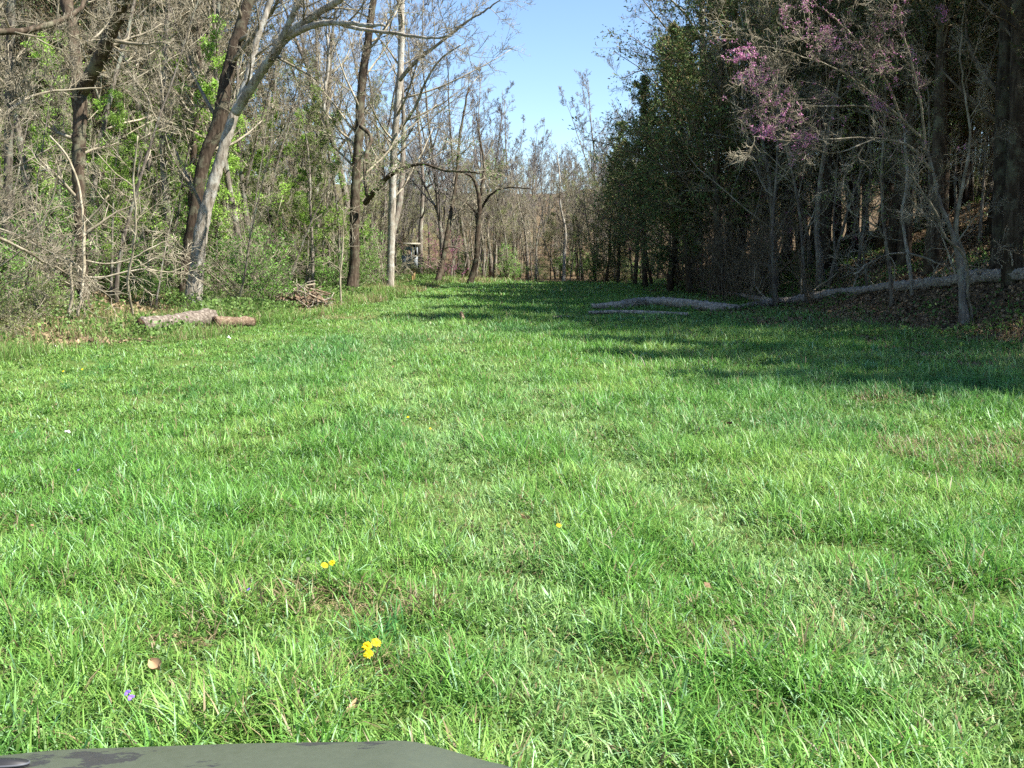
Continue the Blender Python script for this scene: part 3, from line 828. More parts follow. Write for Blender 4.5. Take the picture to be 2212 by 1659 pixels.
hero('curved_tree', 'dark trunk curving right from its foot at the far end of the meadow', b, [
    (b[1], b[1] + 1, c2([(1005, 1455, 15), (1035, 1350, 12), (1045, 1200, 11), (1055, 1050, 9), (1040, 950, 8), (1010, 900, 5), (960, 885, 3)]), 6),
    (b[1] + 1, b[1] + 1, c2([(1050, 1140, 5), (1030, 1080, 4), (985, 1035, 3)]), 3),
    (b[1] + 1, b[1], c2([(1060, 1080, 5), (1100, 1010, 5), (1150, 970, 4), (1260, 960, 3), (1330, 968, 2)]), 3),
    (b[1] + 1, b[1] + 2, c2([(1060, 1000, 7), (1080, 860, 6), (1060, 720, 4), (1040, 600, 3)]), 5)], 11, bm='bark_dark', tm='twig', sub=(5, 4, 3))
b = ground_at(944, 615)
hero('leaning_tree', 'reddish brown trunk leaning right beside the grey box stand', b, [
    (b[1], b[1] + 2, c2([(840, 1450, 15), (860, 1370, 12), (890, 1200, 10), (915, 1060, 8), (935, 930, 6), (955, 700, 5), (1000, 450, 4)]), 9),
    (b[1], b[1] - 1, c2([(875, 1272, 4), (910, 1262, 3), (990, 1290, 2)]), 2)], 12, bm='bark_dark', sub=(5, 4, 3))
b = ground_at(1216, 608)
hero('pale_sapling', 'thin whitish trunk standing alone at the far end of the meadow', b, [
    (b[1], b[1] + 1, c2([(1486, 1440, 8), (1490, 1300, 7), (1495, 1180, 6), (1470, 1050, 4), (1465, 900, 3), (1450, 780, 2)]), 9)], 13, bm='bark_pale', sub=(5, 4, 3))
# right side
b = ground_at(1408, 616)
hero('bare_sapling', 'thin dark sapling at the right edge of the meadow in front of the cedars', b, [
    (b[1], b[1], [(1408, 616, 8), (1398, 560, 6), (1390, 500, 5), (1382, 440, 5), (1372, 380, 3), (1360, 330, 2)], 7)], 14, bm='bark_dark', tm='twig_red', sub=(5, 4, 0))
D = 46.0
hero('tall_bare_tree', 'tall bare tree rising above the cedars against the sky', (P(1515, 500, D)[0], D, tz(P(1515, 500, D)[0], D)), [
    (D, D, [(1508, 570, 22), (1510, 400, 18), (1514, 200, 15), (1518, 100, 12), (1515, 0, 10), (1510, -120, 6)], 6),
    (D, D - 2, [(1512, 170, 8), (1480, 110, 6), (1430, 50, 4), (1380, -10, 2)], 8),
    (D, D - 2, [(1516, 90, 6), (1480, 30, 5), (1440, -10, 4), (1400, -60, 2)], 7),
    (D, D - 1, [(1510, 220, 6), (1450, 160, 4), (1400, 150, 3), (1340, 170, 1.5)], 7)], 15, bm='bark_pale', tm='twig_far', limb_len=0.4)

def c3(l): return [(1253.4 + x * 0.5334, y * 0.5334, d * 0.62) for x, y, d in l]
b = ground_at(2082, 700); D = b[1]
RB = [(1850, 160, D, 120, 420), (1950, 120, D, 110, 350), (2000, 260, D, 90, 300), (1560, 150, D - 1, 60, 260), (1790, 230, D - 1, 100, 300), (1880, 30, D, 90, 300), (1730, 25, D - 1, 55, 420), (1770, 60, D - 1, 60, 420), (1590, 120, D - 1, 30, 420), (1625, 155, D - 1, 35, 420), (1660, 275, D - 1, 60, 420), (1700, 298, D - 1, 70, 420),
      (1640, 290, D - 1, 25, 400), (1735, 300, D - 1, 25, 300), (1900, 210, D, 40, 350), (2030, 235, D, 40, 700), (1800, 110, D, 45, 300), (2035, 40, D, 40, 200), (1540, 180, D - 1, 30, 250), (1660, 190, D - 1, 40, 300), (1620, 465, D - 1, 50, 350)]
hero('redbud_tree', 'multi-stemmed redbud in the right shade, arching bare branches dotted with pink blossoms', b, [
    (D, D, c3([(1555, 1300, 38), (1548, 1200, 26), (1540, 1090, 24), (1525, 1000, 20), (1490, 900, 15), (1450, 800, 13), (1430, 700, 11), (1380, 560, 10), (1300, 480, 8)]), 5),
    (D, D + .6, c3([(1545, 1120, 18), (1555, 1040, 15), (1525, 950, 14), (1535, 830, 13), (1560, 700, 11), (1580, 560, 9), (1560, 400, 7), (1540, 200, 5), (1560, 0, 4)]), 7),
    (D, D - .8, c3([(1590, 1265, 9), (1570, 1200, 9), (1570, 1100, 9), (1550, 1030, 9), (1480, 960, 8), (1440, 860, 7), (1330, 700, 6)]), 5),
    (D, D - 1.5, c3([(1430, 700, 10), (1330, 590, 9), (1200, 560, 6), (1080, 560, 5), (900, 570, 4), (700, 552, 2)]), 8),
    (D, D - 1.5, c3([(1380, 560, 9), (1290, 470, 8), (1180, 380, 7), (1060, 290, 6), (900, 230, 4), (760, 190, 3), (600, 210, 2)]), 9),
    (D, D - 1.5, c3([(1300, 480, 9), (1240, 330, 8), (1150, 200, 7), (1060, 100, 5), (960, 20, 4), (880, -60, 2)]), 9),
    (D, D - 1, c3([(1290, 470, 8), (1150, 430, 7), (980, 430, 5), (860, 420, 4), (760, 370, 3), (700, 300, 2)]), 8),
    (D, D - 1, c3([(1400, 600, 8), (1380, 430, 8), (1340, 250, 7), (1300, 100, 6), (1280, -40, 4)]), 8),
    (D, D - 1, c3([(1200, 560, 5), (1010, 620, 4), (920, 590, 3), (800, 500, 3), (690, 440, 2)]), 6)],
    21, bm='bark_grey', tm='twig', blossom=RB, limb_len=0.30, sub=(6, 5, 3), up=0.02)
D = 21.0
hero('rough_tree', 'thick rough trunk standing at the right edge of the view', (P(2165, 540, D)[0], D, tz(P(2165, 540, D)[0], D)), [
    (D, D, [(2172, 570, 58), (2170, 400, 46), (2176, 200, 44), (2184, 0, 42), (2190, -200, 34), (2190, -500, 14)], 14)], 22, bm='bark_dark', tm='twig_red', limb_len=0.28)
b = ground_at(1970, 690); D = b[1] + 1.5
hero('crooked_sapling', 'thin pale crooked sapling just left of the redbud stems', (P(1970, 670, D)[0], D, tz(P(1970, 670, D)[0], D)), [
    (D, D, c3([(1345, 1170, 12), (1325, 1020, 14), (1315, 960, 11), (1305, 880, 10), (1325, 700, 11), (1320, 640, 10), (1310, 500, 7)]), 6),
    (D, D - 1, c3([(1325, 1025, 8), (1250, 1030, 7), (1180, 1060, 5), (1110, 1110, 4)]), 4),
    (D, D - 1, c3([(1325, 1025, 8), (1400, 1045, 7), (1460, 1070, 5)]), 3)], 23, bm='bark_pale', tm='twig', limb_len=0.25, sub=(5, 4, 0))
b = ground_at(1565, 650); D = b[1] + 1
hero('leaning_branch_tree', 'dead bent tree with dark stems sloping down to the ground left of the fallen trunk', (P(1545, 640, D)[0], D, tz(P(1545, 640, D)[0], D)), [
    (D, D + 2, c3([(515, 1200, 7), (560, 1120, 7), (620, 1040, 7), (690, 980, 8), (760, 955, 7), (850, 950, 6)]), 6),
    (D, D + 2, c3([(590, 1180, 6), (620, 1060, 6), (640, 900, 6), (600, 780, 5)]), 6)], 24, bm='bark_dark', tm='twig_red', sub=(5, 4, 0))
# limb entering from the upper left
D = 16.0
hero('overhanging_tree', 'dark limb reaching in at the top left corner from a tree standing outside the view', (P(-160, 640, D)[0], D, tz(P(-160, 640, D)[0], D)), [
    (D, D, [(-170, 760, 60), (-180, 500, 48), (-200, 250, 44), (-210, 0, 40), (-210, -200, 30)], 5),
    (D, D + 2, [(-195, 50, 20), (-60, 68, 16), (40, 68, 14), (100, 55, 13), (160, 28, 11), (200, -20, 8)], 7),
    (D, D + 2, [(-190, 400, 12), (-60, 340, 9), (30, 230, 7), (100, 200, 5), (220, 190, 3)], 8),
    (D, D + 2, [(-185, 480, 12), (-40, 500, 8), (60, 545, 6), (140, 590, 4)], 7)], 25, bm='bark_dark', tm='twig', limb_len=0.3)

# ------------------------------------------------------------------ the woods
CLEAR = [(250, 600, 24.5), (375, 460, 31), (590, 735, 33), (155, 200, 27.5), (745, 795, 35), (835, 865, 41), (852, 930, 60), (1990, 2110, 23), (1520, 2230, 22.5), (1500, 1860, 26.5), (660, 690, 34)]
POOL = []          # every scattered plant waits here until its label can say where it stands
ZL = [(150, 'left of the V-forked trunk'), (385, 'between the V-forked trunk and the leaning pair'), (590, 'between the leaning pair and the brush pile'),
      (775, 'between the brush pile and the vine covered tree'), (1000, 'right of the vine covered tree')]
ZF = [(860, 'behind the brush pile'), (960, 'behind the grey box stand'), (1100, 'behind the curved dark trunk'), (1215, 'left of the far whitish trunk'), (1330, 'right of the far whitish trunk')]
ZR = [(1430, 'behind the far cedars'), (1600, 'behind the grey log'), (1850, 'behind the fork of the fallen trunk'), (2080, 'left of the big redbud'), (9999, 'right of the big redbud')]

def put(tmpl, name, x, y, label, cat, group, sc, tilt=0.04, zones=ZL):
    xv = CX + FV * x / y
    if 'evergreen' not in name and any(a - 12 < xv < b_ + 12 and y < Y for a, b_, Y in CLEAR): return
    POOL.append(dict(t=rs.choice(tmpl), n=name, x=x, y=y, l=label, c=cat, g=group, s=sc, r=rs.uniform(0, 6.28), w=(rs.gauss(0, tilt), rs.gauss(0, tilt)), z=zones))

ORD = ['leftmost', 'second from left', 'third from left', 'fourth from left', 'fifth from left', 'sixth from left', 'seventh from left']
def plant_pool():
    cells = {}
    for p in POOL:
        xv = CX + FV * p['x'] / p['y']
        z = next((t for lim, t in p['z'] if xv < lim), p['z'][-1][1])
        p['xv'] = xv
        cells.setdefault((p['l'], z), []).append(p)
    for (lab, z), ps in cells.items():
        ps.sort(key=lambda p: p['y'])
        rows = [ps] if len(ps) <= 6 else [ps[:len(ps) // 2], ps[len(ps) // 2:]] if len(ps) <= 13 else [ps[:len(ps) // 3], ps[len(ps) // 3:2 * len(ps) // 3], ps[2 * len(ps) // 3:]]
        names = {1: [''], 2: ['nearer ', 'farther '], 3: ['nearest ', 'middle depth ', 'deepest ']}[len(rows)]
        for rn, row in zip(names, rows):
            row.sort(key=lambda p: p['xv'])
            for i, p in enumerate(row):
                if len(row) == 1: l = rn + lab + ' ' + z
                elif len(row) <= 7: l = rn + lab + ' ' + z + ', ' + ORD[i]
                else: l = rn + lab + ' ' + z
                place(p['t'], p['n'], (p['x'], p['y'], tz(p['x'], p['y']) - 0.03), l, p['c'], p['g'], p['r'], p['s'], p['w'])

def scatter(n, y0, y1, xf, mind, seed, yp=1.0):
    r = random.Random(seed); out = []; tries = 0
    while len(out) < n and tries < n * 60:
        tries += 1
        y = y0 + (y1 - y0) * r.random() ** yp
        lo, hi = xf(y)
        if hi <= lo: continue
        x = r.uniform(lo, hi)
        if all((x - a) ** 2 + (y - c) ** 2 > mind * mind for a, c in out): out.append((x, y))
    return out

def left_span(gap):
    return lambda y: (-0.55 * y - 2, float(xL(min(y, 55))) - gap - 0.10 * max(0, y - 50))

def env(x, y):
    xv = CX + FV * x / y
    return 1.0 - 0.50 * float(smooth(520, 700, np.array(xv)))
for x, y in scatter(84, 30, 68, left_span(2.0), 1.3, 1):
    put(bareT, 'bare_tree', x, y, 'grey bare tree', 'tree', 'bare trees in the left woods', rs.uniform(0.75, 1.15) * env(x, y) * (1 + max(0, y - 45) * 0.01))
for x, y in scatter(9, 42, 62, lambda y: (-0.20 * y, -0.105 * y), 2.0, 77):
    put(bareT, 'bare_tree', x, y, 'tall bare tree', 'tree', 'bare trees in the left woods', rs.uniform(1.05, 1.4) * (1.0 if x / y < -0.16 else 0.85))
for x, y in scatter(96, 23, 52, left_span(1.2), 0.8, 2):
    put(slimT, 'bare_sapling', x, y, 'slender bare sapling', 'sapling', 'bare saplings in the left woods', rs.uniform(0.45, 1.05), 0.12)
for x, y in scatter(54, 27, 46, left_span(1.6), 1.3, 3):
    put(leafT, 'leafing_tree', x, y, 'bright leafing tree', 'tree', 'leafing trees in the left woods', rs.uniform(0.45, 1.0))
for x, y in scatter(18, 34, 60, left_span(2.0), 2.0, 33):
    put(budT, 'budding_tree', x, y, 'olive budding tree', 'tree', 'budding trees in the left woods', rs.uniform(0.6, 1.0))
for x, y in scatter(20, 34, 56, lambda y: (-0.52 * y - 1, -0.26 * y - 1.0), 2.2, 4):
    put(tallT, 'evergreen_tree', x, y, 'tall dark evergreen', 'tree', 'evergreens in the left woods', rs.uniform(0.8, 1.2))
for x, y in scatter(80, 22, 48, left_span(0.7), 0.9, 5, 1.2):
    put(shrT, 'green_shrub', x, y, 'leafy green shrub', 'shrub', 'green shrubs under the left trees', rs.uniform(0.5, 1.25))
for x, y in scatter(46, 16, 34, lambda y: (-0.52 * y - 1.5, float(xL(y)) - 0.1), 0.7, 6, 0.8):
    put(brmT, 'bramble_bush', x, y, 'low tangled olive bramble', 'bush', 'brambles along the left meadow edge', rs.uniform(0.4, 1.0) * (1.1 if x < -8 else 0.7))
for x, y in scatter(18, 22, 45, left_span(0.6), 1.0, 66):
    put(paleS, 'bare_shrub', x, y, 'bare many-stemmed shrub', 'shrub', 'bare shrubs at the left wood edge', rs.uniform(0.6, 1.2))
for (xv, yv, Y, s_) in [(375, 430, 37, 0.8), (500, 470, 36, 0.8), (590, 480, 40, 0.7)]:
    q = P(xv, yv, Y); put(redT, 'redbud_tree', q[0], Y, 'small pink redbud', 'tree', 'redbuds in the left woods', s_)

# far end
for x, y in scatter(76, 54, 78, lambda y: (-0.16 * y, 0.20 * y), 1.2, 7):
    sc = rs.uniform(0.42, 0.72) * (1.0 if x < 0 else 0.8)
    put(bareT if y < 60 else farT, 'bare_tree', x, y, 'bare tree', 'tree', 'bare trees behind the far end of the meadow', sc, 0.04, ZF)
for x, y in scatter(50, 53, 66, lambda y: (-0.13 * y, 0.17 * y), 0.8, 8):
    put(slimT, 'bare_sapling', x, y, 'slender sapling', 'sapling', 'saplings at the far end of the meadow', rs.uniform(0.4, 0.9), 0.08, ZF)
for x, y in scatter(190, 78, 165, lambda y: (-0.45 * y, 0.20 * y), 2.0, 9):
    put(farT, 'distant_bare_tree', x, y, 'distant bare tree', 'tree', 'distant bare trees on the rise', rs.uniform(0.46, 0.66) * (1.25 if x < -0.26 * y else 1.0), 0.04, ZL[:4] + ZF[1:])
for x, y in scatter(40, 53, 74, lambda y: (-0.14 * y, 0.17 * y), 1.0, 10):
    put(shrT + brmT, 'green_shrub', x, y, 'small leafy shrub', 'shrub', 'shrubs along the far meadow edge', rs.uniform(0.45, 0.95), 0.04, ZF)
for x, y in scatter(18, 55, 72, lambda y: (-0.12 * y, 0.15 * y), 1.6, 12):
    put(budT, 'budding_tree', x, y, 'olive budding tree', 'tree', 'budding trees behind the far end', rs.uniform(0.4, 0.75), 0.04, ZF)
for (xv, Y, s_, lab) in [(1190, 60, 0.42, 'small pointed green cedar at the far end of the meadow'), (1078, 72, 0.78, 'olive cedar with its top showing above the far bare trees'), (1248, 57, 0.40, 'low dark cedar beside the thin whitish trunk at the far end')]:
    q = P(xv, 550, Y); place(cedT[1], 'cedar_tree', (q[0], Y, tz(q[0], Y)), lab, 'tree', None, 1.0, s_)
for (xv, Y, s_, lab) in [(962, 51.5, 0.72, 'redbud with a bright pink branch just right of the grey box stand'), (1150, 66, 0.8, 'faint pink redbud in the middle of the far wood'), (905, 60, 0.8, 'pale pink redbud behind the grey box stand')]:
    q = P(xv, 550, Y); place((pinkT if xv == 962 else redT)[0], 'redbud_tree', (q[0], Y, tz(q[0], Y)), lab, 'tree', None, 2.0, s_)

FINE = [(1290, 72, 190, 'tall thin-branched bare tree against the sky just left of the cedars'), (1262, 88, 255, 'fine bare tree against the sky, left of the tall thin-branched one by the cedars'),
        (1150, 82, 290, 'fine bare tree topping out right of the olive cedar'), (1110, 66, 235, 'bare tree with a round fine crown against the sky left of the valley gap'), (1062, 62, 175, 'tall bare tree against the sky, second left of the valley gap'),
        (1012, 60, 130, 'tall bare tree against the sky, third left of the valley gap'), (955, 58, 70, 'tall bare tree against the sky, fourth left of the valley gap'), (905, 60, 40, 'tall bare tree against the sky just right of the straight grey tree'),
        (660, 56, 60, 'tall bare tree against the sky right of the arching limb'), (720, 62, 20, 'tall bare tree against the sky left of the vine covered tree'), (815, 66, 40, 'tall bare tree against the sky between the vine covered and the straight tree')]
for i, (xv, Y, top, lab) in enumerate(FINE):
    x = (xv - CX) / FV * Y; z = tz(x, Y); h = 1.5 + (HOR - top) / FV * Y - z
    place(farT[i % 4], 'bare_tree', (x, Y, z), lab, 'tree', 'fine bare trees against the sky', i * 1.3, h / 13.0, (0, 0))

# right side: cedars stepping up toward the viewer
CED = [(1310, 52, 6.2), (1335, 50, 7.2), (1372, 46, 7.8), (1400, 42, 9.0), (1445, 38, 9.4), (1490, 36, 9.8), (1560, 33, 11.0), (1470, 44, 11.0), (1350, 57, 8.5), (1600, 37, 13.0)]
for i, (xv, Y, h) in enumerate(CED):
    q = P(xv, 550, Y)
    o_ = ['first', 'second', 'fourth', 'fifth', 'sixth', 'eighth', 'ninth', 'seventh', 'third', 'tenth'][i]
    place(cedT[i % 4], 'cedar_tree', (q[0], Y, tz(q[0], Y) - 0.05), 'dark green cedar, ' + o_ + ' from the left in the stepped row along the right meadow edge', 'tree', 'cedars along the right meadow edge', i * 1.7, h / 9.0 * (1 - 0.06 * (i % 2)), (0.05 * math.sin(i * 2.1), 0.06 * math.cos(i * 1.3)))
for x, y in scatter(44, 20, 56, lambda y: (float(xR(y)) + 2.2, 0.54 * y + 2), 1.8, 13):
    put(tallT, 'evergreen_tree', x, y, 'tall dark evergreen', 'tree', 'evergreens on the right slope', rs.uniform(0.8, 1.1), 0.05, ZR)
for x, y in scatter(30, 34, 62, lambda y: (float(xR(y)) + 5, 0.54 * y + 2), 2.0, 93):
    put(cedT, 'cedar_tree', x, y, 'bushy dark cedar', 'tree', 'cedars deep in the right woods', rs.uniform(0.7, 1.1), 0.04, ZR)
for x, y in [(11.0, 9.6), (10.6, 12.3), (9.6, 14.8), (13.4, 11.0), (13.0, 13.6), (12.2, 16.2), (11.4, 18.3), (15.5, 15.0), (15.0, 18.0), (14.2, 20.5), (13.4, 9.0), (17.5, 17.0)]:
    place(tallT[int(x * 2) % 3], 'evergreen_tree', (x, y, tz(x, y)), 'evergreen just outside the right edge of the view shading the meadow', 'tree', 'evergreens beyond the right edge', x, 0.74)
for x, y in [(16.0, 23.5), (17.8, 27.0), (19.5, 31.5), (15.4, 20.5), (21.5, 36.0), (20.5, 25.5)]:  # unseen cedars added past the right edge to shade the bank
    place(cedT[int(x) % 2], 'cedar_tree', (x, y, tz(x, y)), 'unseen bushy cedar added outside the right edge of the view to shade the bank', 'tree', 'unseen cedars added beyond the right edge', x, 1.35)
for x, y in scatter(90, 19, 50, lambda y: (float(xR(y)) + 0.9, 0.54 * y + 1), 0.7, 14):
    put(slimT, 'bare_sapling', x, y, 'slender bare sapling', 'sapling', 'saplings in the right woods', rs.uniform(0.55, 1.15), 0.09, ZR)
for x, y in scatter(22, 29, 50, lambda y: (float(xR(y)) + 1.5, 0.54 * y + 1), 1.6, 15):
    put(bareT, 'bare_tree', x, y, 'bare tree', 'tree', 'bare trees on the right slope', rs.uniform(0.6, 0.95), 0.04, ZR)
for x, y in scatter(24, 25, 50, lambda y: (float(xR(y)) + 0.1, float(xR(y)) + 2.6), 1.0, 16):
    put(bareS, 'bare_shrub', x, y, 'bare brushy shrub', 'shrub', 'bare shrubs at the right wood edge', rs.uniform(0.5, 1.0), 0.04, ZR)
for x, y in scatter(7, 24, 48, lambda y: (float(xR(y)) + 0.2, float(xR(y)) + 2.0), 2.0, 17):
    put(redT, 'redbud_tree', x, y, 'faintly pink redbud', 'tree', 'redbuds along the right wood edge', rs.uniform(0.9, 1.5), 0.04, ZR)
plant_pool()

# ------------------------------------------------------------------ logs, brush, box stand, flowers, vehicle
def wood_mat(name, dark, mid, light, scale=20, zs=0.15):
    return bark(name, dark, mid, light, zs=zs, scale=scale, bump=0.7, by_object=0.1)
M['dullrim'] = mat('dull_trim', (0.08, 0.085, 0.095), 0.5, 0.3)[0]
M['log'] = bark('weathered_log', (0.045, 0.035, 0.026), (0.14, 0.115, 0.092), (0.33, 0.29, 0.235), zs=1.0, scale=16, bump=0.9, by_object=0.1)
M['log_red'] = bark('rotten_log', (0.06, 0.038, 0.025), (0.17, 0.118, 0.078), (0.34, 0.27, 0.19), zs=1.0, scale=20, bump=0.9, by_object=0.1)
M['silver'] = bark('silvered_wood', (0.09, 0.072, 0.055), (0.27, 0.235, 0.19), (0.52, 0.47, 0.39), zs=1.0, scale=14, bump=0.6, by_object=0.1)
M['endgrain_shade'] = bark('cut_end', (0.012, 0.008, 0.005), (0.06, 0.035, 0.02), (0.20, 0.13, 0.08), zs=1.0, scale=30, bump=0.5, by_object=0.0)  # cut wood coloured near black so the end reads as a shaded hollow

def on_ground(xv, yv, dia):
    """centre of a log whose middle shows at (xv, yv), lying on the terrain"""
    x, y, z = ground_at(xv, yv + dia * 0.45)
    r = dia * y / FV / 2
    return [x, y + r * 0.4, z + r * 0.95 + 0.02, r]

def log(name, label, pl, seed, mt, group=None, stubs=0, ends=True, rough=0.09, sides=14):
    rng = np.random.default_rng(seed)
    w = np.array([on_ground(*p) for p in pl])
    c = curve(w, 10 * len(w))
    pts = c[None, :, :3]; rad = c[None, :, 3].copy()
    n = rad.shape[1]
    rad[0] *= 1 + 0.07 * np.interp(np.arange(n), np.arange(0, n + 5, 5), rng.standard_normal(len(np.arange(0, n + 5, 5))))
    g = Geo()
    a0 = w[len(w) // 2, :3].copy(); a0[2] -= w[len(w) // 2, 3]
    tubes(g, pts, rad, sides, rng, rough)
    v = g.v[0]; a_ = v.copy()
    lobe = np.sin(a_[:, 0] * 9 + a_[:, 2] * 31 + seed) * np.sin(a_[:, 1] * 13 + a_[:, 2] * 23 + seed * 2)
    v += (lobe * 0.06 * rad.mean() * 3)[:, None] * rng.uniform(-.5, .5, (1, 3))
    t = thing(name, a0, label, 'log', group)
    obj('trunk', g.mesh('trunk', mt, True, a0), t)
    if ends:
        for e in (0, -1):
            cc = pts[0, e]; dr = pts[0, e] - pts[0, 1 if e == 0 else -2]; dr /= np.linalg.norm(dr)
            g2 = Geo()
            pp = np.stack([cc - dr * 0.02, cc + dr * 0.012])[None]
            tubes(g2, pp, np.full((1, 2), rad[0, e] * 0.86), sides, rng, 0.10)
            obj('cut_end', g2.mesh('cut_end', M['endgrain_shade'], False, a0), t)
    if stubs:
        s, sr = sprout(rng, pts, rad, stubs, 0.1, 0.9, (40, 80), 0.12, 0.3, 6, 0.22, 0.05, 0.3)
        s2, s2r = sprout(rng, s, sr, 4, 0.3, 1, (25, 60), 0.5, 0.6, 4, 0.2, 0.02, 0.3)
        g3 = Geo(); tubes(g3, s, sr, 5); tubes(g3, s2, np.maximum(s2r, 0.004), 4)
        obj('branches', g3.mesh('branches', M['twig'], True, a0), t)
    return t

log('log', 'thick cut log with an end darkened as a hollow lying at the left edge of the meadow', [(303, 709, 36), (350, 704, 36), (400, 697, 37), (452, 690, 37)], 1, M['log'], 'cut logs')
log('log', 'thinner reddish rotten log lying end to end with the thick cut log', [(463, 700, 27), (500, 699, 25), (547, 699, 20)], 2, M['log_red'], 'cut logs')
log('fallen_log', 'thin fallen log lying behind the brush pile', [(552, 605, 7), (620, 612, 8), (690, 623, 8)], 3, M['log_red'], None, 0, False)
log('fallen_log', 'grey weathered log lying in the grass at the right edge of the meadow', [(1278, 664, 12), (1330, 662, 17), (1400, 654, 20), (1480, 658, 22), (1560, 667, 18), (1600, 668, 12)], 4, M['silver'], None, 2, False, 0.12)
log('fallen_branch', 'thin pale branch lying in front of the grey weathered log', [(1272, 677, 8), (1340, 676, 8), (1400, 678, 9), (1486, 681, 7)], 5, M['silver'], None, 0, False, 0.12)
log('fallen_tree', 'long fallen tree trunk running up the shaded right slope behind the redbud', [(1600, 666, 9), (1671, 656, 18), (1710, 651, 14), (1756, 644, 19), (1806, 634, 15), (1856, 631, 18), (1920, 621, 17), (1956, 620, 22), (2056, 609, 23), (2100, 602, 29), (2156, 600, 27), (2300, 590, 34)], 6, M['silver'], None, 16, False, 0.13)
log('fallen_limb', 'forked pale limb joining the long fallen trunk from the left', [(1551, 633, 8), (1596, 640, 12), (1640, 649, 15), (1680, 656, 15)], 7, M['silver'], None, 0, False)
log('stick', 'short tan stick lying left of the thick cut log', [(288, 735, 4), (326, 741, 4)], 8, M['log_red'], None, 0, False, 0.05, 6)
log('stick', 'short pale stick lying in the grass beyond the middle of the meadow', [(1195, 687, 5), (1232, 685, 4)], 9, M['silver'], None, 0, False, 0.05, 6)
log('stick', 'small pale stick slanting in the grass left of the grey log', [(1102, 683, 5), (1118, 690, 4)], 19, M['silver'], None, 0, False, 0.05, 6)

# broken stub in the meadow
x, y, z = ground_at(998, 696)
g = Geo(); rng = np.random.default_rng(4)
tubes(g, np.array([[[x, y, z - .05], [x + .01, y, z + .08], [x - .01, y, z + .2], [x - .03, y, z + .24]]]), np.array([[.07, .055, .04, .015]]), 7, rng, .12)
tag(obj('stump', g.mesh('stump', M['log_red'], True)), 'small broken brown stub standing in the middle of the far meadow', 'stump')

def brush_pile():
    rng = np.random.default_rng(12)
    x0, y0, z0 = ground_at(652, 668)
    t = thing('brush_pile', (x0, y0, z0), 'reddish brown pile of roots and sticks at the left meadow edge', 'brush pile')
    s = y0 / FV
    g = Geo()
    for k in range(14):
        cx, cz = rng.uniform(-45, 45) * s, rng.uniform(4, 26) * s
        th = np.linspace(0, 2 * math.pi, 9)[:-1]; ph = np.linspace(0.05, math.pi - 0.05, 7)
        T, F = np.meshgrid(th, ph); rr = rng.uniform(9, 17) * s * (1 + 0.22 * rng.standard_normal(T.shape))
        v = np.stack([cx + rr * np.sin(F) * np.cos(T), 0.2 + rng.uniform(-.1, .2) + rr * np.sin(F) * np.sin(T), cz + rr * np.cos(F) * 0.8], -1).reshape(-1, 3)
        idx = np.arange(56).reshape(7, 8); nx = np.roll(idx, -1, 1)
        q = np.stack([idx[:-1], nx[:-1], nx[1:], idx[1:]], -1).reshape(-1, 4)
        g.add(v, q)
    obj('root_clump', g.mesh('root_clump', M['log_red'], True), t)
    for k in range(95):
        a = rng.uniform(0, math.pi); L = rng.uniform(25, 75) * s * 0.5
        c = np.array([rng.uniform(-55, 55) * s, rng.uniform(-0.35, 0.5), 0])
        c[2] = max(0.04, (56 - abs(c[0] / s) * 0.6) * s * rng.random())
        d = np.array([math.cos(a), rng.uniform(-.5, .5), rng.uniform(-0.3, 0.8)]); d /= np.linalg.norm(d)
        p = np.stack([c - d * L, c + rng.normal(0, .04, 3), c + rng.normal(0, .05, 3) + d * L * .5, c + d * L])
        p[:, 2] = np.maximum(p[:, 2], 0.01)
        g = Geo(); tubes(g, p[None], np.array([[1.6, 1.4, 1.1, 0.5]]) * s * rng.uniform(.5, 1.4), 5, rng, .08)
        obj('stick', g.mesh('stick', M['log_red'] if rng.random() < .45 else M['silver'] if rng.random() < .4 else M['twig'], True), t)
brush_pile()

# arching dead branches over the weeds at left
b = ground_at(185, 690); D = b[1] - 0.5
hero('fallen_dead_tree', 'pale dead branches sprawling across the weeds in front of the V-forked trunk', (b[0], D, tz(b[0], D)), [
    (D, D + .5, c1([(375, 1225, 8), (450, 1225, 8), (560, 1200, 7), (650, 1190, 6), (760, 1200, 5), (840, 1160, 3)]), 5),
    (D, D + .5, c1([(370, 1150, 8), (460, 1165, 7), (560, 1150, 6), (680, 1090, 5), (780, 1050, 3)]), 5),
    (D, D - .5, c1([(-20, 1005, 8), (80, 1040, 8), (200, 1105, 7), (330, 1165, 6), (420, 1260, 4)]), 5),
    (D, D - .5, c1([(-20, 1190, 5), (90, 1110, 6), (200, 960, 6), (245, 820, 5), (262, 730, 3)]), 4),
    (D, D - .8, c1([(220, 600, 6), (290, 680, 8), (340, 790, 8), (365, 950, 9), (370, 1120, 12), (362, 1260, 12), (345, 1400, 12)]), 5),
    (D, D - .8, c1([(595, 1420, 6), (580, 1350, 10), (565, 1250, 10), (590, 1100, 9), (600, 950, 8), (590, 780, 6), (610, 600, 5)]), 6),
    (D, D, c1([(300, 1400, 12), (320, 1300, 12), (310, 1180, 10), (335, 1050, 8), (420, 940, 7), (480, 860, 5)]), 5)],
    31, bm='bark_pale', tm='twig', cat='branch', limb_len=0.3, sub=(5, 4, 0), up=0.0)

def box_between(g, a, b):
    a = np.minimum(a, b), np.maximum(a, b)
    lo, hi = a
    v = [(x, y, z) for x in (lo[0], hi[0]) for y in (lo[1], hi[1]) for z in (lo[2], hi[2])]
    q = [(0, 1, 3, 2), (4, 6, 7, 5), (0, 4, 5, 1), (2, 3, 7, 6), (0, 2, 6, 4), (1, 5, 7, 3)]
    g.add(v, q)

